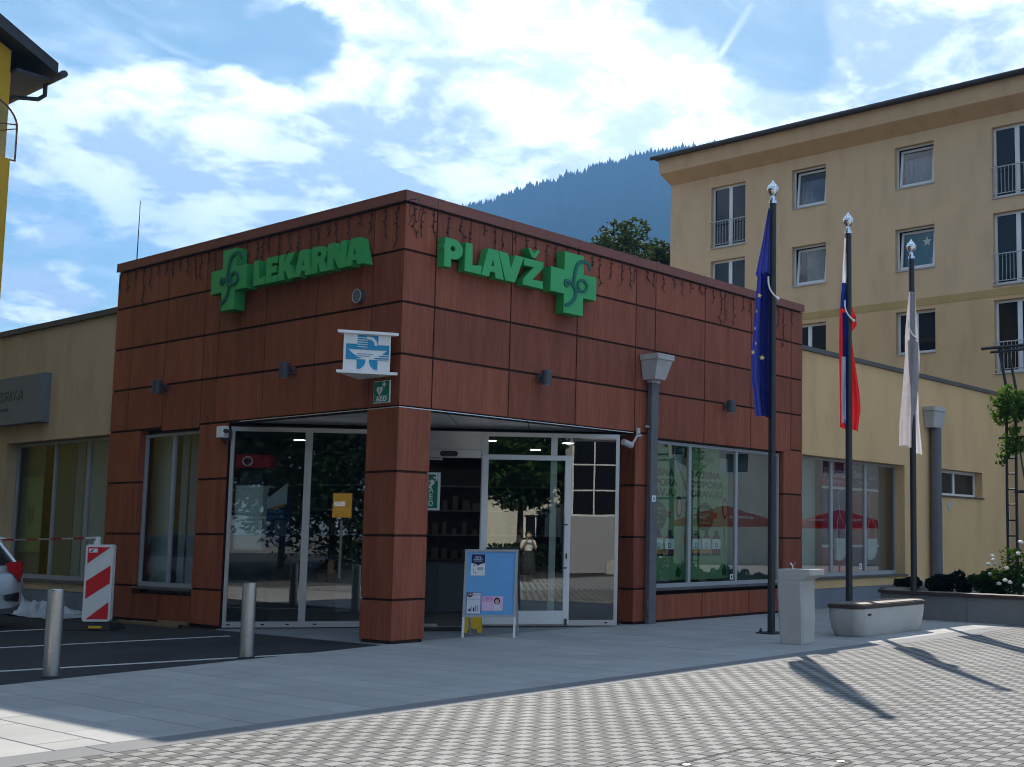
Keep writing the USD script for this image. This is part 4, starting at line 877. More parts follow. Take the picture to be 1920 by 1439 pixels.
# ------------------------------------------------------------------ flagpoles
H_P = 7.0
def flagpole(x, y, label):
    t = thing('flagpole', label, 'flagpole', (x, y, 0), group=None)
    t.part('pole', lathe([(.062, .02), (.060, 3.5), (.056, H_P)], (x, y, 0), 16), 'pole_black', smooth=40)
    t.part('base_plate', prism(sbox(x-.16, y-.16, x+.16, y+.16).buffer(.02), .001, .022), 'dark_metal')
    for sx in (-1, 1):
        for sy in (-1, 1): t.part('bolt', lathe([(.028, .0225), (.028, .05), (.014, .052), (.014, .085), (0, .085)], (x+sx*.12, y+sy*.12, 0), 8), 'dark_metal')
    t.part('finial', lathe([(.035, H_P), (.040, H_P+.05), (.030, H_P+.08), (.075, H_P+.12), (.098, H_P+.165), (.100, H_P+.20), (.082, H_P+.245), (.045, H_P+.285), (.018, H_P+.315), (.012, H_P+.345), (.0, H_P+.355)], (x, y, 0), 18), 'chrome', smooth=40)
    t.part('top_collar', lathe([(.064, H_P-.05), (.064, H_P+.002), (.03, H_P+.002)], (x, y, 0), 16), 'chrome', smooth=40)
    dx = RT[:2]/np.linalg.norm(RT[:2]); dy = -np.array([FW[0], FW[1]])/np.hypot(FW[0], FW[1])
    hp = []
    for s in np.linspace(0, 1, 12):
        a = -.075+.16*s**1.6; b = .075; z = 5.72-.36*s**.55
        hp.append((x+dx[0]*a+dy[0]*b, y+dx[1]*a+dy[1]*b, z))
    t.part('halyard_loop', join([tube(hp, .016, 6), trimesh.creation.icosphere(1, .028).apply_translation(hp[-1])]), 'print_white', smooth=True)
    return t
POLES = [(5.087, -2.864), (7.452, -2.87), (9.815, -2.876)]
flagpole(*POLES[0], 'black flagpole with silver finial carrying the blue starred flag'); flagpole(*POLES[1], 'black flagpole with silver finial carrying the white, blue and red flag'); flagpole(*POLES[2], 'black flagpole with silver finial carrying the pale lilac flag')
DX = np.array([RT[0], RT[1], 0]); DX /= np.linalg.norm(DX); DY = -np.array([FW[0], FW[1], 0]); DY /= np.linalg.norm(DY)
def cloth_strip(pole, zs, l, r, d0, seed, folds=3, amp=.05, nu=26, nv=60, th=.004):
    """limp cloth hanging beside its pole; l and r give its two edges (metres right of the pole as one faces the building) against height"""
    base = np.array([*pole, 0.]); V = []
    zz = np.linspace(zs[0], zs[-1], nv)
    asc = zs[::-1]
    for i, z in enumerate(zz):
        a, b = np.interp(z, asc, l[::-1]), np.interp(z, asc, r[::-1])
        for j in range(nu):
            s = j/(nu-1); k = (zs[0]-z)/(zs[0]-zs[-1])
            ph = folds*2*math.pi*s+seed+1.2*math.sin(2.2*k+seed)
            dep = d0+amp*(.35+.65*k)*math.sin(ph)+.02*math.sin(7*k+3*s+seed)
            u = a+(b-a)*(s+.035*math.sin(ph*1.0+1.3)*s*(1-s)*4)
            V.append(base+DX*u+DY*dep+np.array([0, 0, z+.03*math.sin(3*s+seed)*k]))
    V = np.array(V); F = []
    for i in range(nv-1):
        for j in range(nu-1):
            p = i*nu+j; F += [(p, p+nu, p+nu+1), (p, p+nu+1, p+1)]
    return trimesh.Trimesh(V, np.array(F), process=False)
f1 = thing('flag', 'limp dark blue flag with gold stars on the nearest pole', 'flag', (*POLES[0], 3.4))
z1 = [6.86, 6.3, 5.75, 5.70, 5.2, 4.5, 4.0, 3.85, 3.55, 3.42]
f1.part('cloth', cloth_strip(POLES[0], z1, [-.075, -.17, -.28, -.25, -.29, -.335, -.345, -.31, -.285, -.27], [-.05, -.052, -.055, -.055, -.055, -.055, -.055, -.05, -.045, -.02], .05, .4, 2.0, .055), 'flag_blue', smooth=True)
f1.part('inner_fold', cloth_strip(POLES[0], [5.9, 5.2, 4.4, 3.9, 3.50], [-.20, -.21, -.22, -.21, -.17], [.04, .035, .02, -.02, -.04], -.10, 2.1, 1.5, .04), 'flag_blue', smooth=True)
def star5(r): return Polygon([(r*(1 if i % 2 == 0 else .40)*math.sin(i*math.pi/5), r*(1 if i % 2 == 0 else .40)*math.cos(i*math.pi/5)) for i in range(10)])
FP1 = Plane(np.array([*POLES[0], 0])+DY*.122, DX)
for u, z, r_, sq in ((-.215, 5.40, .045, .95), (-.262, 5.14, .04, .35), (-.285, 4.86, .04, .35), (-.272, 4.62, .04, .4), (-.315, 4.47, .045, .8), (-.165, 4.385, .05, 1.0)):
    f1.part('star', FP1.ext(affinity.translate(affinity.scale(affinity.rotate(star5(r_), -12), sq, 1), u, z), -.016, .0), 'star_gold')
f2 = thing('flag', 'limp white, blue and red flag furled round the middle pole', 'flag', (*POLES[1], 3.4))
zt = [6.86, 6.6, 6.0, 5.3, 4.6, 3.9, 3.42]
f2.part('white_band', cloth_strip(POLES[1], [6.86, 6.5, 6.15, 6.02], [-.075, -.095, -.115, -.12], [-.04, -.04, -.04, -.04], .04, .5, 1, .02), 'flag_white', smooth=True)
f2.part('blue_band', cloth_strip(POLES[1], [6.04, 5.8, 5.55], [-.12, -.14, -.155], [-.04, -.04, -.04], .04, .5, 1, .02), 'flag_deep_blue', smooth=True)
f2.part('red_band', cloth_strip(POLES[1], [5.6, 5.0, 4.4, 3.9, 3.42], [-.165, -.17, -.165, -.16, -.16], [-.03, -.03, -.03, -.03, -.03], .01, .9, 1.3, .025), 'flag_red', smooth=True)
f2.part('blue_fold', cloth_strip(POLES[1], [5.5, 5.0, 4.5, 4.0, 3.46], [-.12, -.115, -.11, -.09, -.08], [-.02, -.02, -.02, -.02, -.02], .075, .2, 1, .015), 'flag_deep_blue', smooth=True)
f2.part('white_fold', cloth_strip(POLES[1], [4.7, 4.3, 3.8, 3.50], [-.14, -.135, -.14, -.14], [-.06, -.06, -.06, -.06], .10, .3, 1, .012), 'flag_white', smooth=True)
f2.part('red_fold', cloth_strip(POLES[1], [5.62, 5.45, 5.28, 5.18], [.02, .03, .03, .03], [.06, .13, .145, .06], .0, .4, 1, .02), 'flag_red', smooth=True)
f2.part('red_fold', cloth_strip(POLES[1], [5.16, 4.8, 4.5, 4.1, 3.8, 3.40], [.02, .02, .02, .02, .02, .0], [.05, .09, .135, .19, .215, .16], -.02, .9, 1.3, .035), 'flag_red', smooth=True)
f3 = thing('flag', 'limp pale lilac grey flag on the pole farthest right', 'flag', (*POLES[2], 3.4))
f3.part('cloth', cloth_strip(POLES[2], [6.28, 5.9, 5.4, 5.0, 4.4, 3.7, 3.25], [-.06, -.11, -.15, -.15, -.20, -.27, -.285], [.06, .075, .11, .14, .10, .03, .02], .075, 1.1, 1.6, .03), 'flag_lilac', smooth=True)
f3.part('under_fold', cloth_strip(POLES[2], [5.4, 4.8, 4.3, 3.8, 3.12], [-.10, -.08, -.05, -.02, .0], [.10, .10, .12, .13, .19], -.07, .5, 1.2, .035), 'flag_white', smooth=True)
f3.part('lower_hem', cloth_strip(POLES[2], [3.30, 3.27, 3.24], [-.26, -.265, -.25], [.02, .03, .03], .03, 1.1, 1.6, .02), 'flag_white', smooth=True)

# ------------------------------------------------------------------ fountain, bench, planter
fo = thing('drinking_fountain', 'pale cast stone drinking fountain with overhanging spout shelf', 'fountain', (3.835, -4.19, 0))
def loft(rings):
    n = len(rings[0]); v = np.vstack(rings); f = []
    for k in range(len(rings)-1):
        for i in range(n):
            j = (i+1) % n; f += [(k*n+i, k*n+j, (k+1)*n+j), (k*n+i, (k+1)*n+j, (k+1)*n+i)]
    for i in range(1, n-1): f += [(0, i+1, i), ((len(rings)-1)*n, (len(rings)-1)*n+i, (len(rings)-1)*n+i+1)]
    return trimesh.Trimesh(v, np.array(f), process=False)
def fr_(cu, hu, hd, z, ch=.03, cd=0.):
    pts = [(-hu+ch, -hd), (hu-ch, -hd), (hu, -hd+ch), (hu, hd-ch), (hu-ch, hd), (-hu+ch, hd), (-hu, hd-ch), (-hu, -hd+ch)]
    a = math.radians(28); e1 = DX*math.cos(a)+DY*math.sin(a); e2 = -DX*math.sin(a)+DY*math.cos(a)
    return np.array([np.array([3.835, -4.19, z])+e1*(p+cu)+e2*(-(q+cd)) for p, q in pts])
fo.part('pillar', loft([fr_(0, .175, .20, .0), fr_(0, .185, .205, .02), fr_(-.005, .20, .215, .35), fr_(-.02, .20, .225, .72), fr_(-.02, .198, .23, .84), fr_(-.02, .20, .23, .90)]), 'cast_stone')
fo.part('shelf', loft([fr_(-.02, .202, .232, .901), fr_(.03, .25, .234, .955), fr_(.055, .275, .235, .975), fr_(.055, .278, .235, 1.055), fr_(.055, .272, .23, 1.06)]), 'cast_stone')
tpos = fr_(-.11, .0, .0, 1.06)[0]
fo.part('tap', join([lathe([(.03, 0), (.03, .012), (.012, .016), (.012, .05), (.0, .05)], tpos, 10), tube([tpos+[0, 0, .045], tpos+[0, 0, .075]+DX*.03, tpos+[0, 0, .09]+DX*.045], .009, 6), tube([tpos+[0, 0, .045], tpos+[0, 0, .085]-DX*.03], [.009, .013], 6)]), 'chrome', smooth=30)
be = thing('bench', 'boat shaped pale stone bench with wooden slat top beside the fountain', 'bench', (6.35, -4.02, 0))
B0, B1 = np.array([5.26, -4.08, 0]), np.array([7.48, -4.05, 0])
bd = (B1-B0)/np.linalg.norm(B1-B0); bn = np.array([-bd[1], bd[0], 0]); BL = np.linalg.norm(B1-B0)
def bring(z, a0, a1, hw, rr):
    p = sbox(a0, -hw, a1, hw); p = p.buffer(-rr).buffer(rr, 6); c = np.array(p.exterior.coords)[:-1]
    k = np.argmin(np.abs(np.arctan2(c[:, 1], c[:, 0]-.5*(a0+a1))+2.0)); c = np.roll(c, -k, 0)
    if not p.exterior.is_ccw: c = c[::-1]
    return np.array([B0+bd*u+bn*w+np.array([0, 0, z]) for u, w in c])
rings = [bring(.0, .12, BL-.14, .27, .18), bring(.02, .10, BL-.12, .285, .18), bring(.12, .05, BL-.06, .31, .18), bring(.27, .01, BL-.02, .325, .18), bring(.425, .0, BL, .33, .18), bring(.433, .01, BL-.01, .32, .18)]
be.part('body', loft(rings), 'cast_stone', smooth=35)
BPl = Plane(B0-bn*.0, bd)
be.part('handle_slot', BPl.box(.20, .31, .32, .35, .30, .332), 'black_plastic')
outl = sbox(-.012, -.345, BL+.012, .345).buffer(-.19).buffer(.19, 6)
def bw(poly, z0, z1):
    out = []
    for gq in getattr(poly, 'geoms', [poly]):
        q = trimesh.creation.extrude_polygon(gq, z1-z0, engine='earcut'); T = np.eye(4); T[:3, 0] = bd; T[:3, 1] = bn; T[:3, 3] = B0+[0, 0, z0]; q.apply_transform(T); out.append(q)
    return join(out)
be.part('edge_band', bw(outl.difference(outl.buffer(-.03)), .437, .488), 'bench_edge')
inn_ = outl.buffer(-.032)
for i in range(6):
    a = -.345+i*.115; q = sbox(-1, a+.004, 5, a+.111).intersection(inn_)
    if not q.is_empty: be.part('slat', bw(q, .443, .502+RNG.uniform(-.001, .001)), 'bench_wood')
pl_ = thing('planter', 'long grey stone planter wall with wooden seat top on the right', 'planter', (11, -4, 0))
PP = [(9.86, -2.12), (9.72, -2.85), (9.36, -5.35), (8.9, -8.6), (14.2, -9.2), (15.4, -1.7), (11.0, -1.55)]
pp = Polygon(PP)
pl_.part('core', prism(pp.buffer(-.05).difference(pp.buffer(-.35)), -.02, .45), 'wall_stone'); pl_.part('soil', prism(pp.buffer(-.34), .2, .40), 'ground_soil')
pe = list(zip(PP, PP[1:]+PP[:1]))
for a, b in pe:
    a, b = np.array([*a, 0.]), np.array([*b, 0.]); L0 = np.linalg.norm(b-a); pn = Plane(a, b-a)
    if pn.n@(np.array([12, -5, 0])-a) > 0: pn = Plane(b, a-b)
    n = max(1, round(L0/1.32))
    for i in range(n):
        pl_.part('facing_stone', pn.cbox(L0*i/n+.006, L0*(i+1)/n-.006, -.01, .455, -.045, RNG.uniform(-.001, .001), .004), 'wall_stone')
top_o, top_i = pp.buffer(.05, join_style=2), pp.buffer(-.36, join_style=2)
for k in range(4):
    o_ = pp.buffer(.05-.1025*k, join_style=2); i_ = pp.buffer(.05-.1025*(k+1)+.006, join_style=2)
    pl_.part('seat_plank', prism(o_.difference(i_), .462, .515+RNG.uniform(-.001, .001)), 'bench_wood' if k else 'bench_edge')

# ------------------------------------------------------------------ plants
def leaf_mesh(centres, size, seed, up=.4, quad=True):
    rg = np.random.default_rng(seed); n = len(centres)
    nrm = rg.normal(size=(n, 3)); nrm[:, 2] = np.abs(nrm[:, 2])+up; nrm /= np.linalg.norm(nrm, axis=1, keepdims=True)
    a = np.cross(nrm, rg.normal(size=(n, 3))); a /= np.linalg.norm(a, axis=1, keepdims=True); b = np.cross(nrm, a)
    s = size*rg.uniform(.6, 1.3, (n, 1)); c = np.asarray(centres)
    V = np.stack([c-a*s, c-b*s*.5, c+a*s, c+b*s*.5], 1).reshape(-1, 3); i = np.arange(n)[:, None]*4
    F = np.concatenate([i+[0, 1, 2], i+[0, 2, 3]]); return trimesh.Trimesh(V, F, process=False)
def clumps(c, R, nclump, per, cr, seed, flat=.75, shell=.55):
    rg = np.random.default_rng(seed); out = []
    for k in range(nclump):
        d = rg.normal(size=3); d /= np.linalg.norm(d); rad = rg.uniform(shell, 1.0)
        p = np.asarray(c)+d*np.asarray(R)*rad
        q = rg.normal(size=(per, 3)); q /= np.linalg.norm(q, axis=1, keepdims=True)
        out.append(p+q*(cr*rg.uniform(.6, 1.25)*rg.uniform(.35, 1, (per, 1))**.5)*[1, 1, flat])
    return np.vstack(out)
def broadleaf(name, label, base, h, R, seed, mat='leaf_mid', size=.12, n=70, per=60, group=None, trunk=.16):
    base = np.asarray(base, float); t = thing(name, label, 'tree', base, group)
    rg = np.random.default_rng(seed); c = base+[0, 0, h-R[2]]
    ms = [tube([base-[0, 0, .1], base+[rg.normal(0, .1), rg.normal(0, .1), h*.3], c+[0, 0, R[2]*.2]], [trunk, trunk*.75, trunk*.3], 8)]
    for k in range(9):
        d = rg.normal(size=3); d[2] = abs(d[2])*.7; d /= np.linalg.norm(d); s0 = base+[0, 0, h*rg.uniform(.28, .6)]
        e = c+d*np.asarray(R)*.8; ms.append(tube([s0, (s0+e)/2+rg.normal(0, .15, 3), e], [trunk*.4, trunk*.25, .02], 5))
    t.part('trunk', join(ms), 'bark')
    t.part('crown', leaf_mesh(clumps(c, R, n, per, min(R)*.36, seed+1), size, seed+2), mat)
    return t
broadleaf('broadleaf_tree', 'bright green leafy tree rising behind the brown roof beside the apartment block', (33.8, 25.4, 0), 17.3, (2.9, 2.6, 3.6), 31, 'leaf_olive', .17, 120, 70)
broadleaf('broadleaf_tree', 'small loose green tree top just showing over the right face roof edge', (15.2, 11.3, 0), 9.3, (1.1, 1.1, 1.6), 35, 'leaf_mid', .11, 34, 45)
def low_plant(name, label, cat, c, R, mat, size, n, per, seed, stem=True):
    t = thing(name, label, cat, (c[0], c[1], .4))
    t.part('stems', join([tube([(c[0], c[1], .38), (c[0]+R[0]*.5*math.cos(k*2.1), c[1]+R[1]*.5*math.sin(k*2.1), c[2])], [.02, .008], 4) for k in range(5)]), 'bark')
    t.part('foliage', leaf_mesh(clumps(c, R, n, per, min(R)*.5, seed, .8, .3), size, seed+1), mat)
    return t
low_plant('dwarf_conifer', 'low dark dwarf conifer in the planter nearest the round downpipe', 'shrub', (11.6, -1.75, .58), (.34, .34, .13), 'needle_dark', .05, 26, 80, 41)
low_plant('dwarf_conifer', 'larger dark dwarf conifer in the planter below the small window', 'shrub', (11.6, -2.72, .62), (.50, .48, .20), 'needle_dark', .05, 40, 90, 43)
low_plant('ornamental_grass', 'soft green mounded plant in the planter left of the white roses', 'plant', (11.4, -3.75, .66), (.42, .45, .22), 'leaf_mid', .045, 40, 80, 45)
ro = low_plant('rose_bush', 'rose bush with white blooms in the planter at the right edge', 'rose bush', (11.1, -4.45, .85), (.42, .50, .42), 'leaf_mid', .05, 26, 50, 47)
rg = np.random.default_rng(5)
for k in range(24):
    d = rg.normal(size=3); d /= np.linalg.norm(d); p = np.array([11.0, -4.45, .88])+d*[.46, .56, .50]; p[2] += .1
    ro.part('bloom', rough_ball(p, (.045, .045, .035), k, 1, .3), 'rose_white')
tr = thing('pergola', 'black metal pergola with ladder posts and a climbing plant at the right edge', 'pergola', (12, -3.95, .4))
def post(y):
    pts = [(12, y, .38), (12, y, 2.5), (12, y-.01, 3.9), (12, y-.02, 4.55), (12, y+.05, 4.95), (12, y+.13, 5.40)]
    return pts
ys = [-3.835, -4.035]
for y in ys: tr.part('post', tube(post(y), .032, 6), 'pole_black')
for z in np.arange(.95, 3.75, .312): tr.part('rung', tube([(12, ys[0], z), (12, ys[1], z)], .018, 5), 'pole_black')
for y in (-7.0, -7.2): tr.part('post', tube(post(y), .032, 6), 'pole_black')
for z, y0, r_ in ((5.42, -3.32, .034), (5.33, -3.52, .028), (3.55, -3.68, .028), (3.40, -3.85, .026), (2.46, -4.0, .034), (.72, -3.70, .03), (4.40, -3.9, .026)):
    tr.part('cross_bar', tube([(12, y0, z), (12, -7.3, z)], r_, 6), 'pole_black')
tr.part('top_bar', tube([(12.8, -3.3, 5.47), (12.8, -7.3, 5.47)], .03, 6), 'pole_black'); tr.part('top_bar', tube([(12, -4.1, 5.40), (12.8, -4.1, 5.47)], .025, 6), 'pole_black')
cl = thing('climbing_plant', 'light green climber on the ladder posts of the black pergola', 'plant', (12.1, -4.1, .4))
cl.part('stems', join([tube([(12.05, -4.25, .38), (12.06, -4.3, 1.4), (12.03, -4.22, 2.6), (11.98, -4.05, 3.8), (11.97, -3.95, 4.4)], [.03, .026, .02, .014, .006], 5), tube([(12.03, -4.22, 2.6), (12.0, -4.5, 3.3), (12, -4.6, 4.0)], [.016, .012, .006], 5)]), 'bark')
cl.part('foliage', leaf_mesh(np.vstack([clumps((11.95, -4.0, 4.15), (.25, .42, .36), 30, 46, .17, 51), clumps((11.97, -4.05, 3.45), (.18, .30, .42), 14, 36, .14, 52), clumps((12, -4.5, 3.9), (.25, .3, .5), 16, 40, .18, 53), clumps((11.97, -3.78, 3.12), (.1, .16, .12), 6, 14, .08, 54)]), .055, 55, .2), 'leaf_light')

# ------------------------------------------------------------------ things on the paving and the car park
def bollard(x, y, label):
    t = thing('bollard', label, 'bollard', (x, y, 0))
    t.part('post', lathe([(.082, -.01), (.082, .885), (.078, .902), (.06, .910), (.0, .912)], (x, y, 0), 24), 'steel', smooth=40)
    t.part('foot_ring', lathe([(.084, -.008), (.10, -.006), (.10, .004), (.084, .006)], (x, y, 0), 24), 'dark_metal')
bollard(-4.60, -.35, 'brushed steel bollard on the asphalt, left one, nearest the camera'); bollard(-2.185, -.05, 'brushed steel bollard in front of the left entrance glazing')
bo = thing('notice_board', 'blue standing notice board with pinned offers in front of the open doorway', 'notice board', (1.64, -.15, 0))
BA, BB = np.array([1.392, .155, 0]), np.array([1.862, -.482, 0])
bn_ = Plane(BA, BB-BA); LBd = np.linalg.norm(BB-BA)
th = math.radians(4); BF = tilted(BA, BB-BA, np.array([0, 0, 1.])*math.cos(th)-bn_.n*math.sin(th))
bo.part('frame', join([BF.box(0, .035, .30, 1.305, -.02, .012), BF.box(LBd-.035, LBd, .30, 1.305, -.02, .012), BF.box(.035, LBd-.035, .30, .335, -.02, .012), BF.box(.035, LBd-.035, 1.27, 1.305, -.02, .012)]), 'aluminium')
bo.part('board', BF.box(.034, LBd-.034, .334, 1.271, -.014, .0), 'board_blue')
for a in (.0, LBd-.03): bo.part('leg', BF.box(a, a+.03, .0, .30, -.02, .008), 'print_white')
BK = tilted(BA-bn_.n*.42, BB-BA, np.array([0, 0, 1.])*math.cos(.27)+bn_.n*math.sin(.27))
for a in (.02, LBd-.05): bo.part('rear_leg', BK.box(a, a+.03, .0, 1.20, -.012, .012), 'aluminium')
bo.part('rear_bar', BK.box(.05, LBd-.05, .35, .38, -.01, .01), 'aluminium')
po = bo.part('offer_sheet', BF.box(.095, .305, .915, 1.235, .001, .003), 'print_white')
po.part('header', BF.ext(Polygon([(.098, 1.232), (.302, 1.232), (.302, 1.10), (.235, 1.085), (.20, 1.06), (.165, 1.085), (.098, 1.10)]), .003, .0045), 'navy_print')
po.part('lettering', join([BF.text('20 %', .026, .20, 1.175, .0045, True, .001), BF.text('POPUST', .024, .20, 1.14, .0045, True, .001), BF.text('ob nakupu izdelkov', .010, .20, 1.118, .0045, False, .001)]), 'print_white')
po.part('picture', join([BF.box(.19+.018*i, .203+.018*i, 1.0-.012*(i % 2), 1.04, .003, .0045) for i in range(5)]+[BF.ext(Point(.145, 1.065).buffer(.017, 8), .003, .0045), BF.box(.13, .14, .95, 1.02, .003, .0045), BF.box(.16, .175, .94, .97, .003, .0045)]), 'grey_print')
p2 = bo.part('offer_sheet', BF.box(.05, .265, .345, .665, .001, .003), 'pale_print')
p2.part('border', BF.ext(sbox(.05, .345, .265, .665).difference(sbox(.056, .351, .259, .659)), .003, .004), 'navy_print')
p2.part('badge', BF.ext(affinity.scale(Point(.10, .635).buffer(.05, 12), 1, .8).intersection(sbox(.057, .5, .3, .658)), .003, .0045), 'wine_print')
p2.part('lettering', BF.text('-30%', .024, .102, .622, .0046, True, .001), 'print_white')
p2.part('fine_lettering', join([BF.text('ponudba', .014, .20, .625, .003, False, .001), BF.text('izbrani izdelki za nego', .012, .158, .56, .003, False, .001)]), 'print_black')
for i, (w, h) in enumerate(((.03, .04), (.016, .075), (.02, .06), (.016, .09), (.016, .085))): p2.part('product', BF.box(.085+.033*i, .085+.033*i+w, .385, .385+h, .003, .0045), ('navy_print', 'grey_print', 'print_black', 'slate_sign', 'grey_print')[i])
p3 = bo.part('offer_sheet', BF.box(.285, .595, .395, .61, .001, .003), 'pink_print')
p3.part('banner', BF.ext(sbox(.30, .535, .435, .598).difference(sbox(.304, .539, .431, .594)), .003, .0045), 'magenta_print'); p3.part('lettering', BF.text('-25 %', .034, .368, .55, .003, True, .0015), 'magenta_print')
p3.part('hair', BF.ext(affinity.scale(Point(.505, .54).buffer(.05, 14), .9, 1.05), .003, .0042), 'print_black'); p3.part('face', BF.ext(affinity.scale(Point(.505, .53).buffer(.032, 14), .85, 1.1), .0042, .0052), 'skin_print')
p3.part('shoulders', BF.ext(Polygon([(.46, .40), (.47, .47), (.49, .49), (.52, .49), (.55, .47), (.565, .40)]), .003, .0042), 'pale_print')
wf = thing('wet_floor_sign', 'yellow folding floor sign partly hidden behind the blue notice board', 'floor sign', (2.05, 1.05, 0))
Wp = np.array([2.20, .83, 0]); WPl = Plane(Wp, (.72, -.69, 0))
for sg, nm in ((1, 'front_leaf'), (-1, 'rear_leaf')):
    tp = tilted(Wp+WPl.n*.18*sg, WPl.r, np.array([0, 0, 1.])*math.cos(.28)-WPl.n*math.sin(.28)*sg)
    wf.part(nm, tp.ext(Polygon([(-.14, 0), (-.08, 0), (-.07, .06), (.07, .06), (.08, 0), (.14, 0), (.10, .62), (-.10, .62)]), -.008, .008), 'yellow_plastic')

bp = thing('barrier_beacon', 'red and white striped plastic barrier beacon with rubber foot', 'barrier', (-1.25, 5.6, 0))
a0, a1 = np.array([-1.40, 5.83, 0]), np.array([-1.13, 5.50, 0])
KP = Plane(a0, a1-a0); KL = np.linalg.norm(a1-a0)
body = sbox(0, .12, KL, 1.325).buffer(-.04).buffer(.04, 5); ins = sbox(.035, .16, KL-.03, 1.285)
bp.part('body', KP.ext(body, -.045, .045), 'barrier_white')
stripe = Polygon([(0, .73), (KL, 1.02), (KL, .74), (0, .45)]).intersection(ins)
bp.part('red_stripe', KP.ext(unary_union([stripe, Polygon([(0, 1.0), (KL*.93, 1.30), (0, 1.30)]).intersection(ins), Polygon([(.05, .15), (KL, .45), (KL, .1), (.05, .1)]).intersection(ins)]), .046, .050), 'barrier_red')
bp.part('sticker', KP.box(.05, .185, 1.20, 1.262, .051, .053), 'print_white'); bp.part('sticker_print', KP.ext(Polygon([(.065, 1.21), (.11, 1.25), (.13, 1.25), (.10, 1.21)]), .053, .054), 'navy_print')
bp.part('handle', join([KP.box(.10, .125, 1.326, 1.38, -.02, .02), KP.box(.13, .19, 1.326, 1.45, -.025, .025)]), 'barrier_white')
bp.part('foot', hull([KP.pt(u, z, w) for u, z, w in ((-.28, 0, .28), (.55, 0, .28), (-.28, 0, -.3), (.55, 0, -.3), (-.2, .10, .18), (.48, .10, .18), (-.2, .10, -.2), (.48, .10, -.2))]), 'tread_rubber')
bp.part('foot_reflector', KP.box(.22, .42, .035, .07, .268, .29), 'yellow_plastic'); bp.part('post', KP.box(.15, .21, .10, .2, -.03, .03), 'dark_metal')
tp = thing('barrier_tape', 'red and white barrier tape strung from the striped beacon to the left', 'tape', tuple(KP.pt(.15, 1.42)))
T0, T1 = KP.pt(.12, 1.43), np.array([-7.5, 9.8, 1.40])
nseg = 46
for k in range(nseg):
    s0, s1 = k/nseg, (k+.97)/nseg; pts = []
    for s in (s0, s1): 
        p = T0+(T1-T0)*s; p[2] -= .10*4*s*(1-s)*.6; tw = .6+.5*math.sin(s*14); pts += [p+np.array([0, 0, .022*math.cos(tw)])+KP.n*.022*math.sin(tw), p-np.array([0, 0, .022*math.cos(tw)])-KP.n*.022*math.sin(tw)]
    q = hull([pp_+d for pp_ in pts for d in (KP.n*.001, -KP.n*.001)])
    tp.part('segment', q, 'barrier_red' if k % 2 else 'barrier_white')
E2 = None
ws = thing('plastic_sheeting', 'crumpled pale plastic sheeting along the foot of the left wing wall', 'sheeting', (-.25, 9.6, 0))
def sheet(x0, x1, y0, y1, hh, seed, nx=14, ny=40):
    V, F = [], []
    for i in range(ny):
        for j in range(nx):
            y = y0+(y1-y0)*i/(ny-1); x = x0+(x1-x0)*j/(nx-1); e = min(1, 4*min(i/(ny-1), 1-i/(ny-1)))*min(1, 4*min(j/(nx-1), 1-j/(nx-1))+.15)
            q = meshkit.fbm(np.array([[x*4, y*3, seed]]), 4, seed)[0]; V.append((x+.04*math.sin(9*y+seed), y, .004+e*hh*max(0, q*2.4-.75)))
    for i in range(ny-1):
        for j in range(nx-1): p = i*nx+j; F += [(p, p+1, p+nx+1), (p, p+nx+1, p+nx)]
    return trimesh.Trimesh(np.array(V, float), np.array(F), process=False)
ws.part('sheet', sheet(-.75, .05, 8.4, 12.6, .30, 3), 'wrap_sheet'); ws.part('sheet', sheet(-.62, .0, 9.2, 10.2, .34, 8), 'wrap_sheet'); ws.part('sheet', sheet(-.6, .0, 10.6, 11.6, .36, 9), 'wrap_sheet')
bm = thing('timber_battens', 'short weathered timber battens lying at the foot of the brown wall', 'timber', (-.25, 5.6, 0))
for k, (xa, ya, xb, yb_, z) in enumerate(((-.16, 5.0, -.22, 6.6, 0), (-.27, 5.1, -.30, 6.9, 0), (-.20, 4.9, -.25, 5.7, .046))):
    pb = Plane((xa, ya, z), (xb-xa, yb_-ya, 0)); L0 = math.hypot(xb-xa, yb_-ya); bm.part('batten', pb.cbox(0, L0, .002-.008, .042, -.035, .035, .004), 'beam_wood')

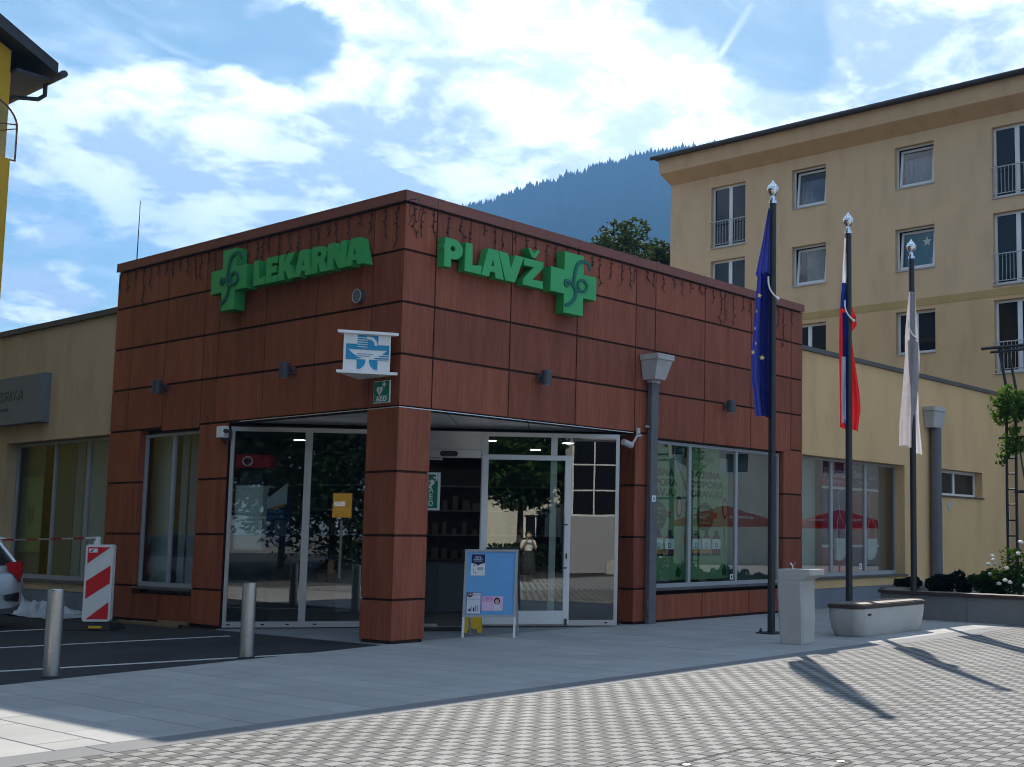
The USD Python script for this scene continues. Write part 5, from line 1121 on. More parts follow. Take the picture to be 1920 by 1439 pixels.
# ------------------------------------------------------------------ cars
def make_car(name, label, paint, loc, rotz, Lc=4.1, Wc=1.74, Hc=1.50, group=None):
    """hatchback; +x is its front, origin at its middle on the ground"""
    c, s = math.cos(rotz), math.sin(rotz); Rm = np.eye(4); Rm[:2, :2] = [[c, -s], [s, c]]; Rm[:3, 3] = loc
    t = thing(name, label, 'car', loc, group)
    h = Lc/2; W = Wc/2
    def tf(m): 
        v, f = vf(m); q = trimesh.Trimesh(v, f, process=False); q.apply_transform(Rm); return q
    # cross sections along the length: (x, half width low, half width waist, z bottom, z waist)
    st = [(-h, .62, .66, .36, .80), (-h+.05, .74, .78, .28, .92), (-h+.22, .82, .85, .22, 1.0), (-h+.7, .86, .87, .20, .98), (0, .86, .87, .20, .95), (h-1.3, .86, .86, .20, .93), (h-.75, .85, .83, .20, .86), (h-.25, .78, .74, .22, .74), (h-.06, .66, .62, .28, .64), (h, .52, .5, .36, .56)]
    rg_ = []
    for x, w0, w1, zb, zw in st:
        w0 *= W/.87; w1 *= W/.87
        sec = [(-w0*.86, zb), (-w0, zb+.10), (-w0*1.0, zb+.25), (-w1, zw-.16), (-w1*.955, zw-.03), (-w1*.80, zw+.02), (w1*.80, zw+.02), (w1*.955, zw-.03), (w1, zw-.16), (w0, zb+.25), (w0, zb+.10), (w0*.86, zb)]
        rg_.append(np.array([(x, y, z) for y, z in sec][::-1]))
    body = loft(rg_)
    wheels = [(-h+.72, 1), (-h+.72, -1), (h-.80, 1), (h-.80, -1)]
    try:
        mm = m3.Manifold(m3.Mesh(np.asarray(body.vertices, np.float32), np.asarray(body.faces, np.uint32)))
        for x, sd in wheels:
            cyl = m3.Manifold.cylinder(.5, .345, .345, 28).rotate([90, 0, 0]).translate([x, sd*(W+.25)+.0, .31]) if sd > 0 else m3.Manifold.cylinder(.5, .345, .345, 28).rotate([90, 0, 0]).translate([x, -W+.25, .31])
            mm = mm - cyl
        if not mm.is_empty(): body = mm
    except Exception: pass
    t.part('body', tf(body), paint, smooth=35)
    # cabin
    zt = Hc
    cab = [(-h+.10, .70, .90), (-h+.22, .72, 1.0)]
    roof = [(-h+.42, .545, zt-.06), (-h+1.0, .58, zt), (-h+1.75, .57, zt-.01), (h-1.75, .55, zt-.07)]
    low = [(-h+.08, .76, .93), (-h+.9, .83, .97), (h-1.6, .82, .94), (h-.95, .76, .90)]
    pts = [(x, sy*w*W/.87, z) for x, w, z in low+roof for sy in (-1, 1)]
    t.part('windows', tf(hull(pts)), 'car_glass', smooth=25)
    rp = [(x, sy*(w+.012)*W/.87, z+dz) for x, w, z in roof for sy in (-1, 1) for dz in (-.03, .014)]
    t.part('roof', tf(hull(rp)), paint, smooth=25)
    t.part('spoiler', tf(hull([(x, sy*.56*W/.87, z) for x, z in ((-h+.24, zt-.12), (-h+.24, zt-.09), (-h+.5, zt-.06), (-h+.5, zt-.01)) for sy in (-1, 1)])), paint)
    for sy in (-1, 1):
        for xa, za, xb, zb_ in ((-h+.10, .92, -h+.44, zt-.05), (h-1.0, .90, h-1.76, zt-.07), (-h+1.35, .96, -h+1.28, zt-.01)):
            ya, yb2 = sy*(.80 if xa != h-1.0 else .775)*W/.87, sy*.57*W/.87
            t.part('pillar', tf(tube([(xa, ya*.985, za), (xb, yb2, zb_)], .035, 6)), paint)
    for x, sd in wheels:
        w_ = t.part('wheel', tf(lathe([(.18, -.1), (.29, -.1), (.31, -.06), (.31, .06), (.29, .1), (.18, .1)], (0, 0, 0), 26).apply_transform(trimesh.transformations.rotation_matrix(math.pi/2, [1, 0, 0])).apply_translation([x, sd*(W-.10), .31])), 'tread_rubber', smooth=30)
        w_.part('rim', tf(lathe([(.0, -.06), (.06, -.085), (.19, -.075), (.195, .05), (0, .05)], (0, 0, 0), 20).apply_transform(trimesh.transformations.rotation_matrix(sd*math.pi/2, [1, 0, 0])).apply_translation([x, sd*(W-.085), .31])), 'aluminium', smooth=30)
    for sy in (-1, 1):
        k = W/.87
        t.part('tail_light', tf(hull([(-h+.035, sy*.70*k, .74), (-h+.03, sy*.74*k, 1.02), (-h+.10, sy*.815*k, 1.06), (-h+.36, sy*.885*k, 1.02), (-h+.30, sy*.885*k, .92), (-h+.10, sy*.83*k, .72), (-h+.15, sy*.70*k, .85)])), 'lamp_red', smooth=20)
        t.part('headlight', tf(hull([(h-.06, sy*.56*k, .56), (h-.09, sy*.60*k, .68), (h-.40, sy*.80*k, .78), (h-.30, sy*.80*k, .62), (h-.4, sy*.6*k, .66)])), 'hopper_grey', smooth=20)
        t.part('door_mirror', tf(hull([(h-1.28, sy*.86*k, .96), (h-1.28, sy*1.02*k, .97), (h-1.16, sy*1.0*k, .99), (h-1.28, sy*.87*k, 1.08), (h-1.28, sy*1.02*k, 1.08), (h-1.16, sy*.9*k, 1.04)])), paint)
        t.part('bumper_vent', tf(hull([(-h+.035, sy*.66*k, .42), (-h+.03, sy*.68*k, .56), (-h+.16, sy*.862*k, .56), (-h+.34, sy*.875*k, .52), (-h+.30, sy*.872*k, .44), (-h+.12, sy*.82*k, .42)])), 'black_plastic')
    t.part('number_plate', tf(cube((-h-.012, -.26, .50), (-h+.04, .26, .61))), 'print_white'); t.part('lower_bumper', tf(cube((-h+.10, -.6, .22), (-h+.3, .6, .34))), 'black_plastic')
    return t
make_car('parked_car', 'silver hatchback at the left edge, its rear corner towards the brown wall', 'car_silver', (-3.84, 7.75, 0), math.radians(176), 4.1)

# ------------------------------------------------------------------ behind the shop windows
ph.part('window_blind', cube((5.6, .33, .6), (9.9, .345, 3.25)), 'blind_sage')
for i, (a, b, m) in enumerate(((-8.2, -7.42, 'blind_grey'), (-7.40, -6.80, 'blind_pale'), (-6.45, -6.24, 'blind_grey'), (-6.2, -5.6, 'blind_grey'))):
    ph.part('window_blind', FL.box(a, b, .6, 3.22, -.42-.02*(i % 2), -.41-.02*(i % 2)), m)
QP = Plane((0, .215, 0), (1, 0, 0))
def bottle(cx, z0, h, w):
    return Polygon([(cx-w/2, z0), (cx+w/2, z0), (cx+w/2, z0+h*.66), (cx+w*.44, z0+h*.74), (cx+w*.20, z0+h*.84), (cx+w*.20, z0+h), (cx-w*.20, z0+h), (cx-w*.20, z0+h*.84), (cx-w*.44, z0+h*.74), (cx-w/2, z0+h*.66)])
def poster(u0, label):
    t = thing('window_poster', label, 'poster', (u0, .215, .7))
    t.part('sheet', QP.box(u0+.004, u0+1.396, .72, 3.22, -.004, 0), 'poster_green')
    t.part('lettering', join([heavy(QP, s, .118, u0+.66, z, 0, .008, fit=w) for s, z, w in (('OKUSNA', 2.62, .98), ('PODPORA', 2.44, 1.16), ('ZDRAVJU', 2.26, 1.10))]), 'poster_dark_green')
    t.part('logo', join([QP.text('Jamieson', .085, u0+.70, 2.95, 0, True, .002, fit=.52), QP.box(u0+.48, u0+.92, 2.915, 2.925, 0, .002), QP.ext(Polygon([(u0+.68, 3.05), (u0+.70, 3.10), (u0+.72, 3.05)]), 0, .002)]), 'poster_dark_green')
    t.part('disc', QP.ext(Point(u0+.68, 1.89).buffer(.265, 24), 0, .002), 'poster_dark_green')
    t.part('disc_lettering', join([QP.text(s, .04, u0+.68, z, .002, True, .001) for s, z in (('PREHRANSKA', 2.0), ('DOPOLNILA', 1.92), ('BREZ', 1.84), ('SLADKORJA', 1.76))]), 'poster_green')
    for k, (cx, m) in enumerate(((u0+.42, 'amber_print'), (u0+.73, 'amber_print'), (u0+1.04, 'wine_print'))):
        b = bottle(cx, 1.16, .47, .26); q = t.part('bottle', QP.ext(b, .0, .003), 'wine_print' if k != 1 else 'tan_print')
        q.part('cap', QP.ext(b.intersection(sbox(0, 1.50, 99, 9)), .003, .004), 'print_black'); q.part('glass_base', QP.ext(b.intersection(sbox(0, 0, 99, 1.20)), .003, .004), 'print_black')
        q.part('paper_label', QP.ext(b.intersection(sbox(0, 1.285, 99, 1.475)), .003, .004), 'print_white'); q.part('lower_label', QP.ext(b.intersection(sbox(0, 1.21, 99, 1.28)), .003, .004), m)
        q.part('letter', QP.text('DCD'[k], .085, cx, 1.31, .004, True, .001), 'poster_dark_green')
    t.part('fruit', QP.ext(affinity.scale(Point(u0+1.30, 2.06).buffer(.16, 16), .55, 1.3).intersection(sbox(u0, 0, u0+1.394, 9)), 0, .002), 'print_black'); t.part('fruit', QP.ext(affinity.scale(Point(u0+1.31, 2.06).buffer(.12, 16), .45, 1.2).intersection(sbox(u0, 0, u0+1.39, 9)), .002, .003), 'tan_print')
    t.part('fruit', QP.ext(Point(u0+.15, 2.13).buffer(.075, 12), 0, .002), 'wine_print'); t.part('fruit', QP.ext(affinity.rotate(affinity.scale(Point(u0+.12, 1.5).buffer(.13, 12), .5, 1), -15), 0, .002), 'amber_print')
    t.part('fruit', QP.ext(affinity.rotate(unary_union([sbox(u0+.92, 1.9, u0+1.08, 1.94), sbox(u0+.98, 1.84, u0+1.02, 2.0)]), 40), 0, .002), 'lamp_red')
    t.part('figure', QP.ext(unary_union([Polygon([(u0+1.16, 2.80), (u0+1.34, 2.80), (u0+1.36, 3.05), (u0+1.14, 3.05)]), Point(u0+1.25, 2.80).buffer(.10, 10)]), 0, .002), 'grey_print'); t.part('figure', QP.ext(Polygon([(u0+1.10, 3.03), (u0+1.38, 3.03), (u0+1.38, 3.20), (u0+1.10, 3.20)]), .002, .003), 'navy_print')
    t.part('figure', QP.ext(Polygon([(u0+.06, 2.75), (u0+.16, 2.75), (u0+.18, 3.0), (u0+.04, 3.0)]), 0, .002), 'tan_print'); t.part('figure', QP.ext(Polygon([(u0+.03, 2.98), (u0+.19, 2.98), (u0+.17, 3.16), (u0+.05, 3.16)]), .002, .003), 'wine_print')
    t.part('plant_pot', QP.ext(Polygon([(u0+1.24, .78), (u0+1.36, .78), (u0+1.38, .88), (u0+1.30, .98), (u0+1.22, .88)]), 0, .002), 'poster_dark_green')
poster(5.21, 'green window poster with bottles nearest the square downpipe'); poster(6.615, 'green window poster with bottles left of the plain blind')
stk = thing('window_sticker', 'small white square sticker low on the middle pane of the poster window', 'sticker', (8.04, -.12, .7))
stk.part('sheet', FR.box(7.98, 8.07, .70, .80, -.1195, -.118), 'print_white'); stk.part('print', FR.box(8.0, 8.05, .72, .78, -.118, -.1172), 'print_black')
# left wing blinds and leaf poster
for a, b, m in ((-13.1, -12.0, 'moss_blind'), (-11.62, -10.68, 'moss_blind'), (-10.64, -10.3, 'blind_grey'), (-10.26, -8.3, 'blind_pale')): lw.part('window_blind', WL.box(a, b, .6, 3.4, -.47, -.46), m)
lp = thing('window_poster', 'plain yellow green poster with a dark leaf shape in the left wing window', 'poster', (.5, 12.4, .9))
lp.part('sheet', WL.box(-12.86, -11.93, 1.12, 2.64, -.43, -.425), 'leaf_poster'); lp.part('leaf_shape', WL.ext(Polygon([(-12.55, 2.1), (-12.4, 2.0), (-12.25, 2.1), (-12.25, 1.75), (-12.4, 1.62), (-12.55, 1.75)]), -.425, -.423), 'moss_blind')
lp.part('lettering', join([WL.text(s, .05, -12.4, z, -.425, False, .002) for s, z in (('vaša', 1.48), ('zdrava', 1.38), ('izbira', 1.28))]), 'moss_blind')
# right wing display boards
rw.part('window_blind', cube((10.4, .80, .6), (12.06, .81, 3.35)), 'blind_pale'); rw.part('window_blind', cube((14.62, .80, .6), (16.1, .81, 3.35)), 'blind_grey')
XP = Plane((0, .62, 0), (1, 0, 0))
db = thing('display_wall', 'raspberry and navy chequered display boards behind the right wing window', 'display', (13.3, .62, .65))
cols = [['raspberry_print', 'navy_print'], ['navy_print', 'wine_print'], ['raspberry_print', 'navy_print']]
for k, (za, zb_) in enumerate(((2.68, 3.32), (1.36, 2.62), (.66, 1.30))):
    for j, (ua, ub) in enumerate(((12.08, 13.24), (13.30, 14.58))): db.part('board', XP.cbox(ua, ub, za, zb_, -.02, 0, .003), cols[k][j])
for z in (2.65, 1.33): db.part('white_rail', XP.box(12.08, 14.6, z-.028, z+.028, -.018, .004), 'print_white')
db.part('white_post', XP.box(13.245, 13.295, .66, 3.32, -.018, .002), 'grey_frame'); db.part('white_post', XP.box(14.582, 14.62, .66, 3.32, -.018, .002), 'grey_frame')
db.part('lettering', join([XP.text('Paloma', .20, 12.62, 2.90, 0, True, .002, fit=.92), XP.text('040 707 874', .075, 12.62, 2.76, 0, False, .002), XP.text('Deluxe', .15, 13.72, 2.92, 0, False, .002, fit=.52), XP.text('papir', .10, 14.3, 2.90, 0, False, .002), XP.text('mehkoba', .07, 13.9, 2.78, 0, False, .002)]), 'pink_print')
for u_ in (12.66, 14.05):
    bg = thing('shopping_bag', 'pale display bag hanging on cords, %s in the right wing window' % ('left one' if u_ < 13 else 'right one'), 'bag', (u_, .5, 1.0))
    bg.part('bag', Plane((0, .5, 0), (1, 0, 0)).ext(Polygon([(u_-.22, 1.50), (u_+.22, 1.50), (u_+.22, 1.2), (u_+.12, 1.05), (u_-.05, 1.0), (u_-.22, 1.02)]), -.05, .02), 'pale_print')
    bg.part('cord', join([tube([(u_+.2, .5, 1.50), (u_+.2, .5, 1.8), (u_-.02, .5, 2.0), (u_-.12, .5, 2.5), (u_+.05, .5, 2.62)], .008, 4), tube([(u_-.2, .5, 1.50), (u_-.1, .5, 2.0)], .008, 4)]), 'pale_print')
s2 = thing('window_sticker', 'small white square sticker low on the right wing window', 'sticker', (13.3, -.1, .7))
s2.part('sheet', WR.box(13.25, 13.36, .80, .93, -.2635, -.262), 'print_white'); s2.part('print', WR.box(13.27, 13.34, .83, .90, -.262, -.2612), 'grey_print')
# things inside the glazed entrance
am = thing('cash_machine', 'white self service machine with red header behind the left entrance pane', 'cash machine', tuple(DG.pt(.3, 0, -.35)))
am.part('body', DG.cbox(.10, .53, 1.24, 2.30, -.60, -.14, .03), 'print_white'); am.part('base', DG.box(.11, .60, .02, 1.23, -.62, -.16), 'black_plastic')
am.part('header', DG.cbox(.09, .63, 2.58, 2.80, -.5, -.14, .006), 'red_print'); am.part('neck', DG.box(.15, .5, 2.305, 2.575, -.55, -.22), 'room_dark')
em = unary_union([Point(.27, 2.69).buffer(.080, 18)]); am.part('emblem', DG.ext(em.difference(em.buffer(-.018)), -.14, -.137), 'print_white'); am.part('emblem', DG.ext(unary_union([em.buffer(-.022).intersection(sbox(.19, 2.665, .37, 2.715)), sbox(.255, 2.63, .285, 2.71)]), -.14, -.137), 'navy_print')
vz = thing('health_poster', 'dark blue hanging poster with white chevron reading VARUH ZDRAVJA behind entrance glass', 'poster', tuple(DG.pt(.6, 1.2, -.5)))
vz.part('sheet', DG.box(.38, .90, 1.28, 2.2, -.515, -.51), 'navy_print'); vz.part('chevron', DG.ext(Polygon([(.36, 2.24), (.56, 2.12), (.84, 2.36), (.84, 2.0), (.56, 1.92), (.36, 2.0)]), -.50, -.495), 'pale_print'); vz.part('chevron', DG.ext(Polygon([(.56, 1.93), (.84, 2.02), (.80, 1.96), (.62, 1.90)]), -.494, -.49), 'amber_print')
vz.part('lettering', join([DG.text('VARUH', .055, .64, 1.86, -.51, True, .002), DG.text('ZDRAVJA', .055, .64, 1.775, -.51, True, .002)]), 'board_blue'); vz.part('fine_lettering', join([DG.box(.42, .42+w, z, z+.012, -.51, -.508) for z, w in ((1.70, .34), (1.66, .3), (1.62, .36), (1.58, .2), (1.50, .3), (1.46, .34), (1.42, .28))]), 'blue_blind'); vz.part('leaflet', DG.box(.66, .86, 1.48, 1.74, -.508, -.505), 'blue_blind')
sc = thing('counter', 'dark shop counter deep inside the pharmacy seen through the doorway', 'counter', (6.0, 5.0, 0))
cp = Plane(DG.pt(1.2, 0, -3.6), DG.r); sc.part('front', cp.cbox(0, 3.2, .02, 1.0, -.6, 0, .01), 'slate_sign'); sc.part('top', cp.cbox(-.05, 3.25, 1.003, 1.04, -.65, .05, .006), 'bench_edge')
sh_ = thing('shelving', 'dark shelf wall with small boxes at the back of the pharmacy', 'shelf', (7, 6, 0)); sp2 = Plane(DG.pt(.2, 0, -4.9), DG.r)
for z in (.5, 1.0, 1.5, 2.0, 2.5): sh_.part('shelf', sp2.box(0, 5.2, z, z+.03, -.35, 0), 'slate_sign')
sh_.part('back', sp2.box(0, 5.2, .1, 2.9, -.38, -.352), 'room_dark')
rg = np.random.default_rng(9); bx = []
for z in (.53, 1.03, 1.53, 2.03): bx += [sp2.box(u, u+w, z, z+h, -.25, -.05) for u, w, h in ((u, rg.uniform(.06, .16), rg.uniform(.1, .3)) for u in np.arange(.05, 5.0, .2))]
sh_.part('boxes', join(bx), 'room_wall', kind='stuff')

# ------------------------------------------------------------------ the far side of the square, seen as reflections
def parasol(x, y, label, h=2.72, s=2.1):
    t = thing('parasol', label, 'parasol', (x, y, 0))
    t.part('pole', tube([(x, y, 0), (x, y, h)], .03, 8), 'print_white'); t.part('base', lathe([(.38, 0), (.38, .08), (.06, .12), (0, .12)], (x, y, 0), 16), 'cast_stone')
    apex = np.array([x, y, h]); cs = [np.array([x+s*math.cos(a), y+s*math.sin(a), h-.62]) for a in np.arange(4)*math.pi/2+math.pi/4+.35]
    V, F = [apex], []
    for i in range(4):
        a, b = cs[i], cs[(i+1) % 4]; V += [a, b, a-[0, 0, .18], b-[0, 0, .18]]; k = 1+4*i; F += [(0, k, k+1), (k, k+2, k+3), (k, k+3, k+1)]
    t.part('canopy', trimesh.Trimesh(np.array(V), np.array(F), process=False), 'umbrella_red')
    for i in range(4):
        a, b = cs[i], cs[(i+1) % 4]; m = (a+b)/2; r_ = (b-a)/np.linalg.norm(b-a); up = apex-m; up /= np.linalg.norm(up); q = tilted(m, r_, up)
        t.part('lettering', q.text('Union', .28, 0, .25, .012, True, .004), 'print_white')
    t.part('cap', lathe([(.22, -.06), (.1, .0), (.0, .03)], apex+[0, 0, .03], 10), 'print_white')
parasol(25.4, -13.2, 'red square parasol with white lettering on the square, nearer the pharmacy'); parasol(32.3, -11.9, 'red square parasol with white lettering on the square, further away')
def plain_house(name, label, c, rot, w, d, h, wall, wins, wmat='dark_room_glass', grid=None):
    t = thing(name, label, 'building', (*c, 0)); r_ = np.array([math.cos(rot), math.sin(rot), 0]); p = Plane(np.array([*c, 0.])-r_*w/2, r_)
    hol = [sbox(a, z, a+ww, z+hh) for a, z, ww, hh in wins]
    t.part('wall', join([p.ext(sbox(0, 0, w, h).difference(unary_union(hol)) if hol else sbox(0, 0, w, h), -.3, 0), p.box(0, w, 0, h, -d, -d+.2), p.box(0, .3, 0, h, -d+.2, -.3), p.box(w-.3, w, 0, h, -d+.2, -.3)]), wall)
    t.part('roof', p.ext(Polygon([(-.6, h), (w+.6, h), (w+.6, h+.2), (w/2, h+2.2), (-.6, h+.2)]), -d-.5, .5), 'roof_dark')
    for a, z, ww, hh in wins:
        n = window(t, p, a, a+ww, z, z+hh, -.12, fr=.08, mull=[a+ww*(i+1)/grid[0] for i in range(grid[0]-1)] if grid else (a+ww/2,), trans=[z+hh*(i+1)/grid[1] for i in range(grid[1]-1)] if grid else (), mat='white_frame', gl=wmat)
    return t
R_ = math.atan2(-.691, .723)+math.pi
plain_house('white_house', 'white rendered house across the street behind the camera', (-25.5, -30.5), R_, 16, 9, 8.5, 'pale_plaster', [(a, z, 1.1, 1.4) for a in (1.5, 4.5, 8, 11, 13.4) for z in (1.2, 4.4)])
plain_house('market_hall', 'long pale market hall on the far side of the square, beyond the parasols', (47, -24), math.atan2(-.8, -.6), 34, 10, 8.0, 'pale_plaster', [(a, 5.2, 1.4, 1.2) for a in np.arange(2, 32, 6)])
plain_house('glazed_hall', 'grey hall with large gridded window behind the camera', (-12.75, -24.5), R_, 9, 8, 6.4, 'hall_plaster', [(.3, 2.35, 8.4, 3.2)], grid=(9, 3))
rp_ = thing('concrete_ramp', 'sloping concrete ramp wall in front of the gridded hall behind the camera', 'ramp', (-13, -24, 0)); rq = Plane((-8.6, -26.2, 0), (math.cos(R_), math.sin(R_), 0)); rp_.part('wall', rq.ext(Polygon([(-1, 0), (7, 0), (7, .5), (0.5, 2.9), (-1, 2.9)]), -.3, 0), 'cast_stone')
for k, (x_, y_, h_, R3, m_) in enumerate(((-15.0, -3.5, 16, (3.1, 3.3, 7.2), 'needle_dark'), (-14.3, 2.0, 19, (3.1, 3.3, 8.4), 'needle_dark'), (-14.8, 8, 20, (3.1, 3.3, 9), 'needle_dark'), (-14.2, 14, 19, (3.1, 3.3, 8.4), 'needle_dark'), (-14.7, 20, 20, (3.1, 3.3, 9), 'needle_dark'), (-14.2, 26, 19, (3.1, 3.3, 8.4), 'needle_dark'), (-24.5, -9.5, 9.5, (3.0, 3.0, 4.2), 'needle_dark'), (-22.5, -15.0, 10.5, (3.4, 3.4, 4.8), 'leaf_dark'), (-28, -3.0, 10, (3.2, 3.2, 4.4), 'needle_dark'), (-18.6, -21.5, 8.0, (2.6, 2.6, 2.6), 'leaf_mid'), (-30, -18, 12, (4, 4, 5.4), 'leaf_dark'), (-32, 8, 11, (4, 4, 5), 'leaf_dark'))):
    broadleaf('street_tree', ['first, slightly smaller dark conifer of the row facing the left facade', 'second dark conifer of the row facing the left facade', 'third and tallest dark conifer of the row facing the left facade', 'fourth dark conifer of the row facing the left facade', 'fifth dark conifer of the row facing the left facade', 'sixth and last dark conifer of the row facing the left facade', 'tall dark tree across the car park', 'broad dark tree beside the street', 'dark tree at the far end of the car park', 'light green tree near the white house', 'big dark tree behind the street', 'broad tree north of the car park'][k]+', behind the camera', (x_, y_, 0), h_, R3, 60+k, m_, .17, 170, 80)
hg = thing('hedge', 'clipped dark hedge along the street behind the camera', 'hedge', (-20, -18, 0)); hg.part('foliage', leaf_mesh(np.stack([np.random.default_rng(2).uniform(-24, -16.5, 2600), np.zeros(2600), np.random.default_rng(3).uniform(.1, 1.2, 2600)], -1)*[1, 1, 1]+np.stack([np.zeros(2600), np.random.default_rng(4).uniform(-.5, .5, 2600)-19.5-(np.random.default_rng(2).uniform(-24, -16.5, 2600)+20)*.95, np.zeros(2600)], -1), .12, 5), 'leaf_dark')
ys_ = thing('signpost', 'yellow information board on a post across the car park, behind the camera', 'sign', (-17.2, -11.3, 0)); yq = Plane((-17.2, -11.3, 0), (math.cos(R_), math.sin(R_), 0)); ys_.part('post', tube([(-17.2, -11.3, 0), (-17.2, -11.3, 2.0)], .05, 8), 'pipe_grey'); ys_.part('board', yq.cbox(-.32, .32, 2.1, 2.95, -.03, .03), 'amber_board'); ys_.part('panel', yq.box(-.1, .28, 2.5, 2.66, .031, .034), 'pale_print')
make_car('parked_car', 'dark red car parked in the street behind the camera', 'car_red', (-21.0, -24.6, 0), 2.35); make_car('parked_car', 'black car parked in the street behind the camera', 'car_dark', (-19.4, -17.2, 0), 2.3); make_car('parked_car', 'silver car parked further along the left wing out of view', 'car_silver', (-5.6, 15.4, 0), 3.1)

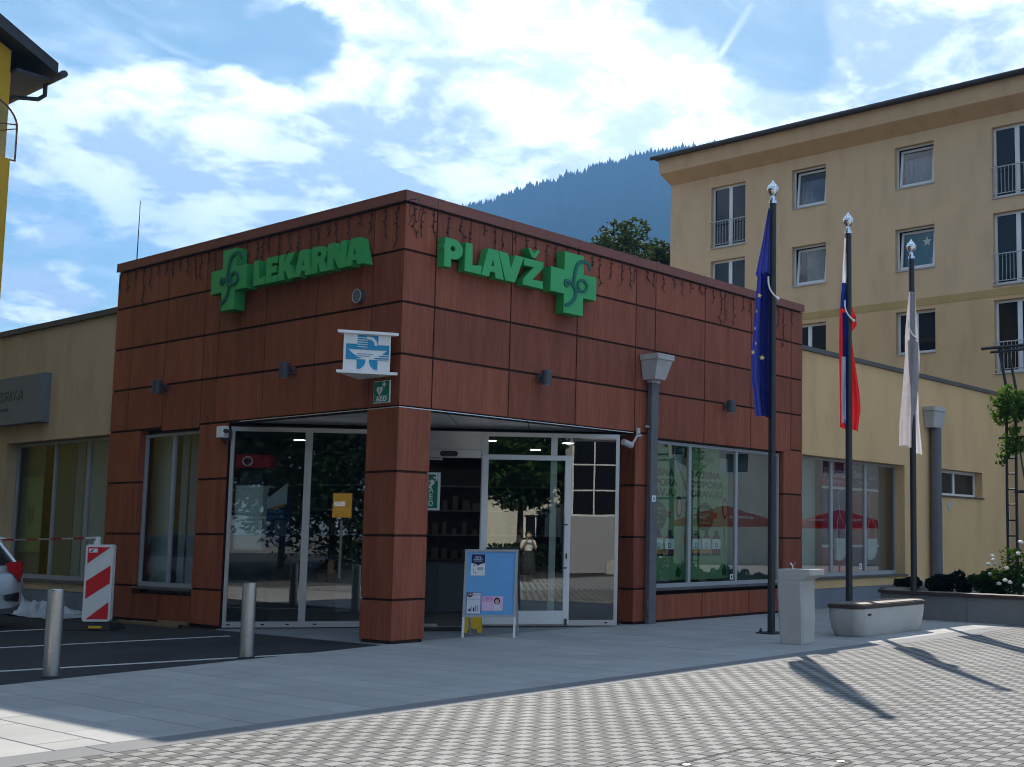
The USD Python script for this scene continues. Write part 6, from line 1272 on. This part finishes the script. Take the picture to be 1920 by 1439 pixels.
# ------------------------------------------------------------------ the person taking the picture (seen only as a reflection)
def person():
    fwd = np.array([FW[0], FW[1], 0]); fwd /= np.linalg.norm(fwd); rt = np.array([RT[0], RT[1], 0]); rt /= np.linalg.norm(rt)
    base = CAMP*[1, 1, 0]-fwd*.36
    P = lambda r, f, z: base+rt*r+fwd*f+np.array([0, 0, z])
    t = thing('person', 'person in light blouse and long dark skirt holding up a phone, behind the camera', 'person', base)
    def chain(bones, ref=.03, it=8):
        ms = []
        for (p, rp), (q, rq) in bones:
            sp_ = [m3.Manifold.sphere(r, 16).translate(list(map(float, c))) for c, r in ((p, rp), (q, rq))]; ms.append(m3.Manifold.batch_hull(sp_))
        mm = m3.Manifold.batch_boolean(ms, m3.OpType.Add).refine_to_length(ref); v, f = vf(mm); q = trimesh.Trimesh(v, f, process=True); trimesh.smoothing.filter_taubin(q, iterations=it); return q
    B = []
    neck, chest, waist, hip = P(0, 0, 1.40), P(0, 0, 1.24), P(0, 0, 1.04), P(0, 0, .92)
    B += [((P(-.10, 0, 1.30), .085), (P(.10, 0, 1.30), .085)), ((P(-.08, .01, 1.20), .10), (P(.08, .01, 1.20), .10)), ((chest, .11), (waist, .10)), ((P(-.07, 0, .92), .11), (P(.07, 0, .92), .11)), ((waist, .10), (hip, .12)), ((neck, .05), (P(0, .015, 1.49), .05))]
    B += [((P(0, .02, 1.56), .088), (P(0, .045, 1.50), .06)), ((P(0, .0, 1.58), .092), (P(0, .02, 1.54), .08)), ((P(0, .105, 1.535), .012), (P(0, .112, 1.515), .015))]
    for s in (-1, 1):
        B += [((P(s*.17, 0, 1.32), .052), (P(s*.23, .06, 1.10), .040)), ((P(s*.23, .06, 1.10), .040), (P(s*.085, .26, 1.36), .026)), ((P(s*.09, 0, .88), .085), (P(s*.09, .01, .48), .055)), ((P(s*.09, .01, .48), .055), (P(s*.09, -.02, .08), .036)), ((P(s*.09, -.03, .04), .036), (P(s*.10, .14, .03), .028)),
              ((P(s*.098, .03, 1.53), .012), (P(s*.10, .02, 1.56), .016))]
        h0 = P(s*.085, .26, 1.36); pm = P(s*.075, .275, 1.43); B += [((h0, .024), (pm, .026))]
        for k in range(4):
            b = pm+rt*s*(-.004)+np.array([0, 0, -.02+.017*k])+fwd*.012; m_ = b-rt*s*.022+fwd*.016; e = m_-rt*s*.026+fwd*.002; B += [((b, .009), (m_, .0085)), ((m_, .0085), (e, .008))]
        B += [((pm+np.array([0, 0, -.02]), .011), (pm-rt*s*.03-fwd*.012+np.array([0, 0, .01]), .009))]
    body = t.part('body', chain(B, .03, 6), 'skin', smooth=True)
    body.part('blouse', chain([((P(-.11, 0, 1.31), .098), (P(.11, 0, 1.31), .098)), ((P(-.08, .01, 1.20), .118), (P(.08, .01, 1.20), .118)), ((chest, .125), (P(0, 0, 1.0), .125)), ((P(-.17, 0, 1.325), .07), (P(-.222, .05, 1.13), .056)), ((P(.17, 0, 1.325), .07), (P(.222, .05, 1.13), .056))], .04, 4), 'blouse', smooth=True)
    body.part('skirt', loft([np.array([P(a*math.cos(u), b*math.sin(u)*(1+.05*math.sin(6*u)), z) for u in np.linspace(0, 2*math.pi, 28)[:-1]]) for z, a, b in ((.22, .27, .25), (.55, .24, .22), (.85, .20, .17), (1.03, .142, .128))]), 'skirt_dark', smooth=True)
    hb = rough_ball(P(0, -.012, 1.575), (.104, .112, .118), 3, 3, .08); v = hb.vertices; body.part('hair', join([hb, tube([P(0, -.09, 1.60), P(0, -.12, 1.50), P(0, -.10, 1.36)], [.07, .07, .03], 10)]), 'hair_dark', smooth=True)
    for s in (-1, 1):
        body.part('shoe', rough_ball(P(s*.10, .05, .035), (.045, .12, .038), 5, 2, .03) if False else hull([c+d for c in (P(s*.095, -.06, .03), P(s*.10, .05, .03), P(s*.10, .16, .022)) for d in np.array([(.035, 0, 0), (-.035, 0, 0), (0, .035, 0), (0, -.035, 0), (0, 0, .035), (0, 0, -.022)])]), 'leather')
        body.part('eye', trimesh.creation.icosphere(1, .010).apply_translation(P(s*.032, .098, 1.555)), 'print_white')
    ph_ = thing('phone', 'dark mobile phone held up in both hands behind the camera', 'phone', P(0, .30, 1.44))
    pq = Plane(P(0, .31, 0), rt); ph_.part('body', pq.cbox(-.078, .078, 1.405, 1.482, -.02, -.012, .002), 'black_plastic')
person()

# ------------------------------------------------------------------ the air
hz_ = thing('haze', None, None, (0, 0, 0), kind='stuff')
def haze_mat(p): return usdkit.material(stage, p, {"v": ("principled_volume", {"color": HAZE_COL, "density": HAZE_DEN, "anisotropy": HAZE_G})}, [], volume="v.volume")
HAZE_COL, HAZE_DEN, HAZE_G = (.17, .42, .84), .00022, .2
_defs['haze_air'] = haze_mat
hz_.part('air', cube((-4900, -4900, -1.2), (4900, 4900, 1260)), 'haze_air', kind='stuff')

# ------------------------------------------------------------------ things of one kind carry one group
GROUPS = {'bollard': 'steel bollards along the car park edge', 'flagpole': 'black flagpoles in front of the right wing', 'flag': 'flags on the black poles', 'wall_lamp': 'cylinder wall lamps on the brown facade', 'pharmacy_cross': 'green pharmacy crosses',
    'lettering_sign': 'green sign lettering', 'defibrillator_sign': 'green AED signs', 'string_lights': 'icicle string lights along the parapet', 'security_camera': 'cameras at the entrance', 'downpipe': 'downpipes with funnel heads', 'window_poster': 'posters behind the shop windows',
    'parked_car': 'parked cars', 'broadleaf_tree': 'trees behind the pharmacy', 'street_tree': 'trees across the street', 'dwarf_conifer': 'dwarf conifers in the planter', 'parasol': 'red parasols on the square', 'window_sticker': 'stickers on the windows', 'shopping_bag': 'bags in the display window'}
for pr_ in stage.GetPrimAtPath('/World').GetChildren():
    nm = pr_.GetName(); nm = nm[:-4] if nm[-3:].isdigit() and nm[-4] == '_' else nm
    if nm in GROUPS: pr_.SetCustomDataByKey('group', GROUPS[nm])
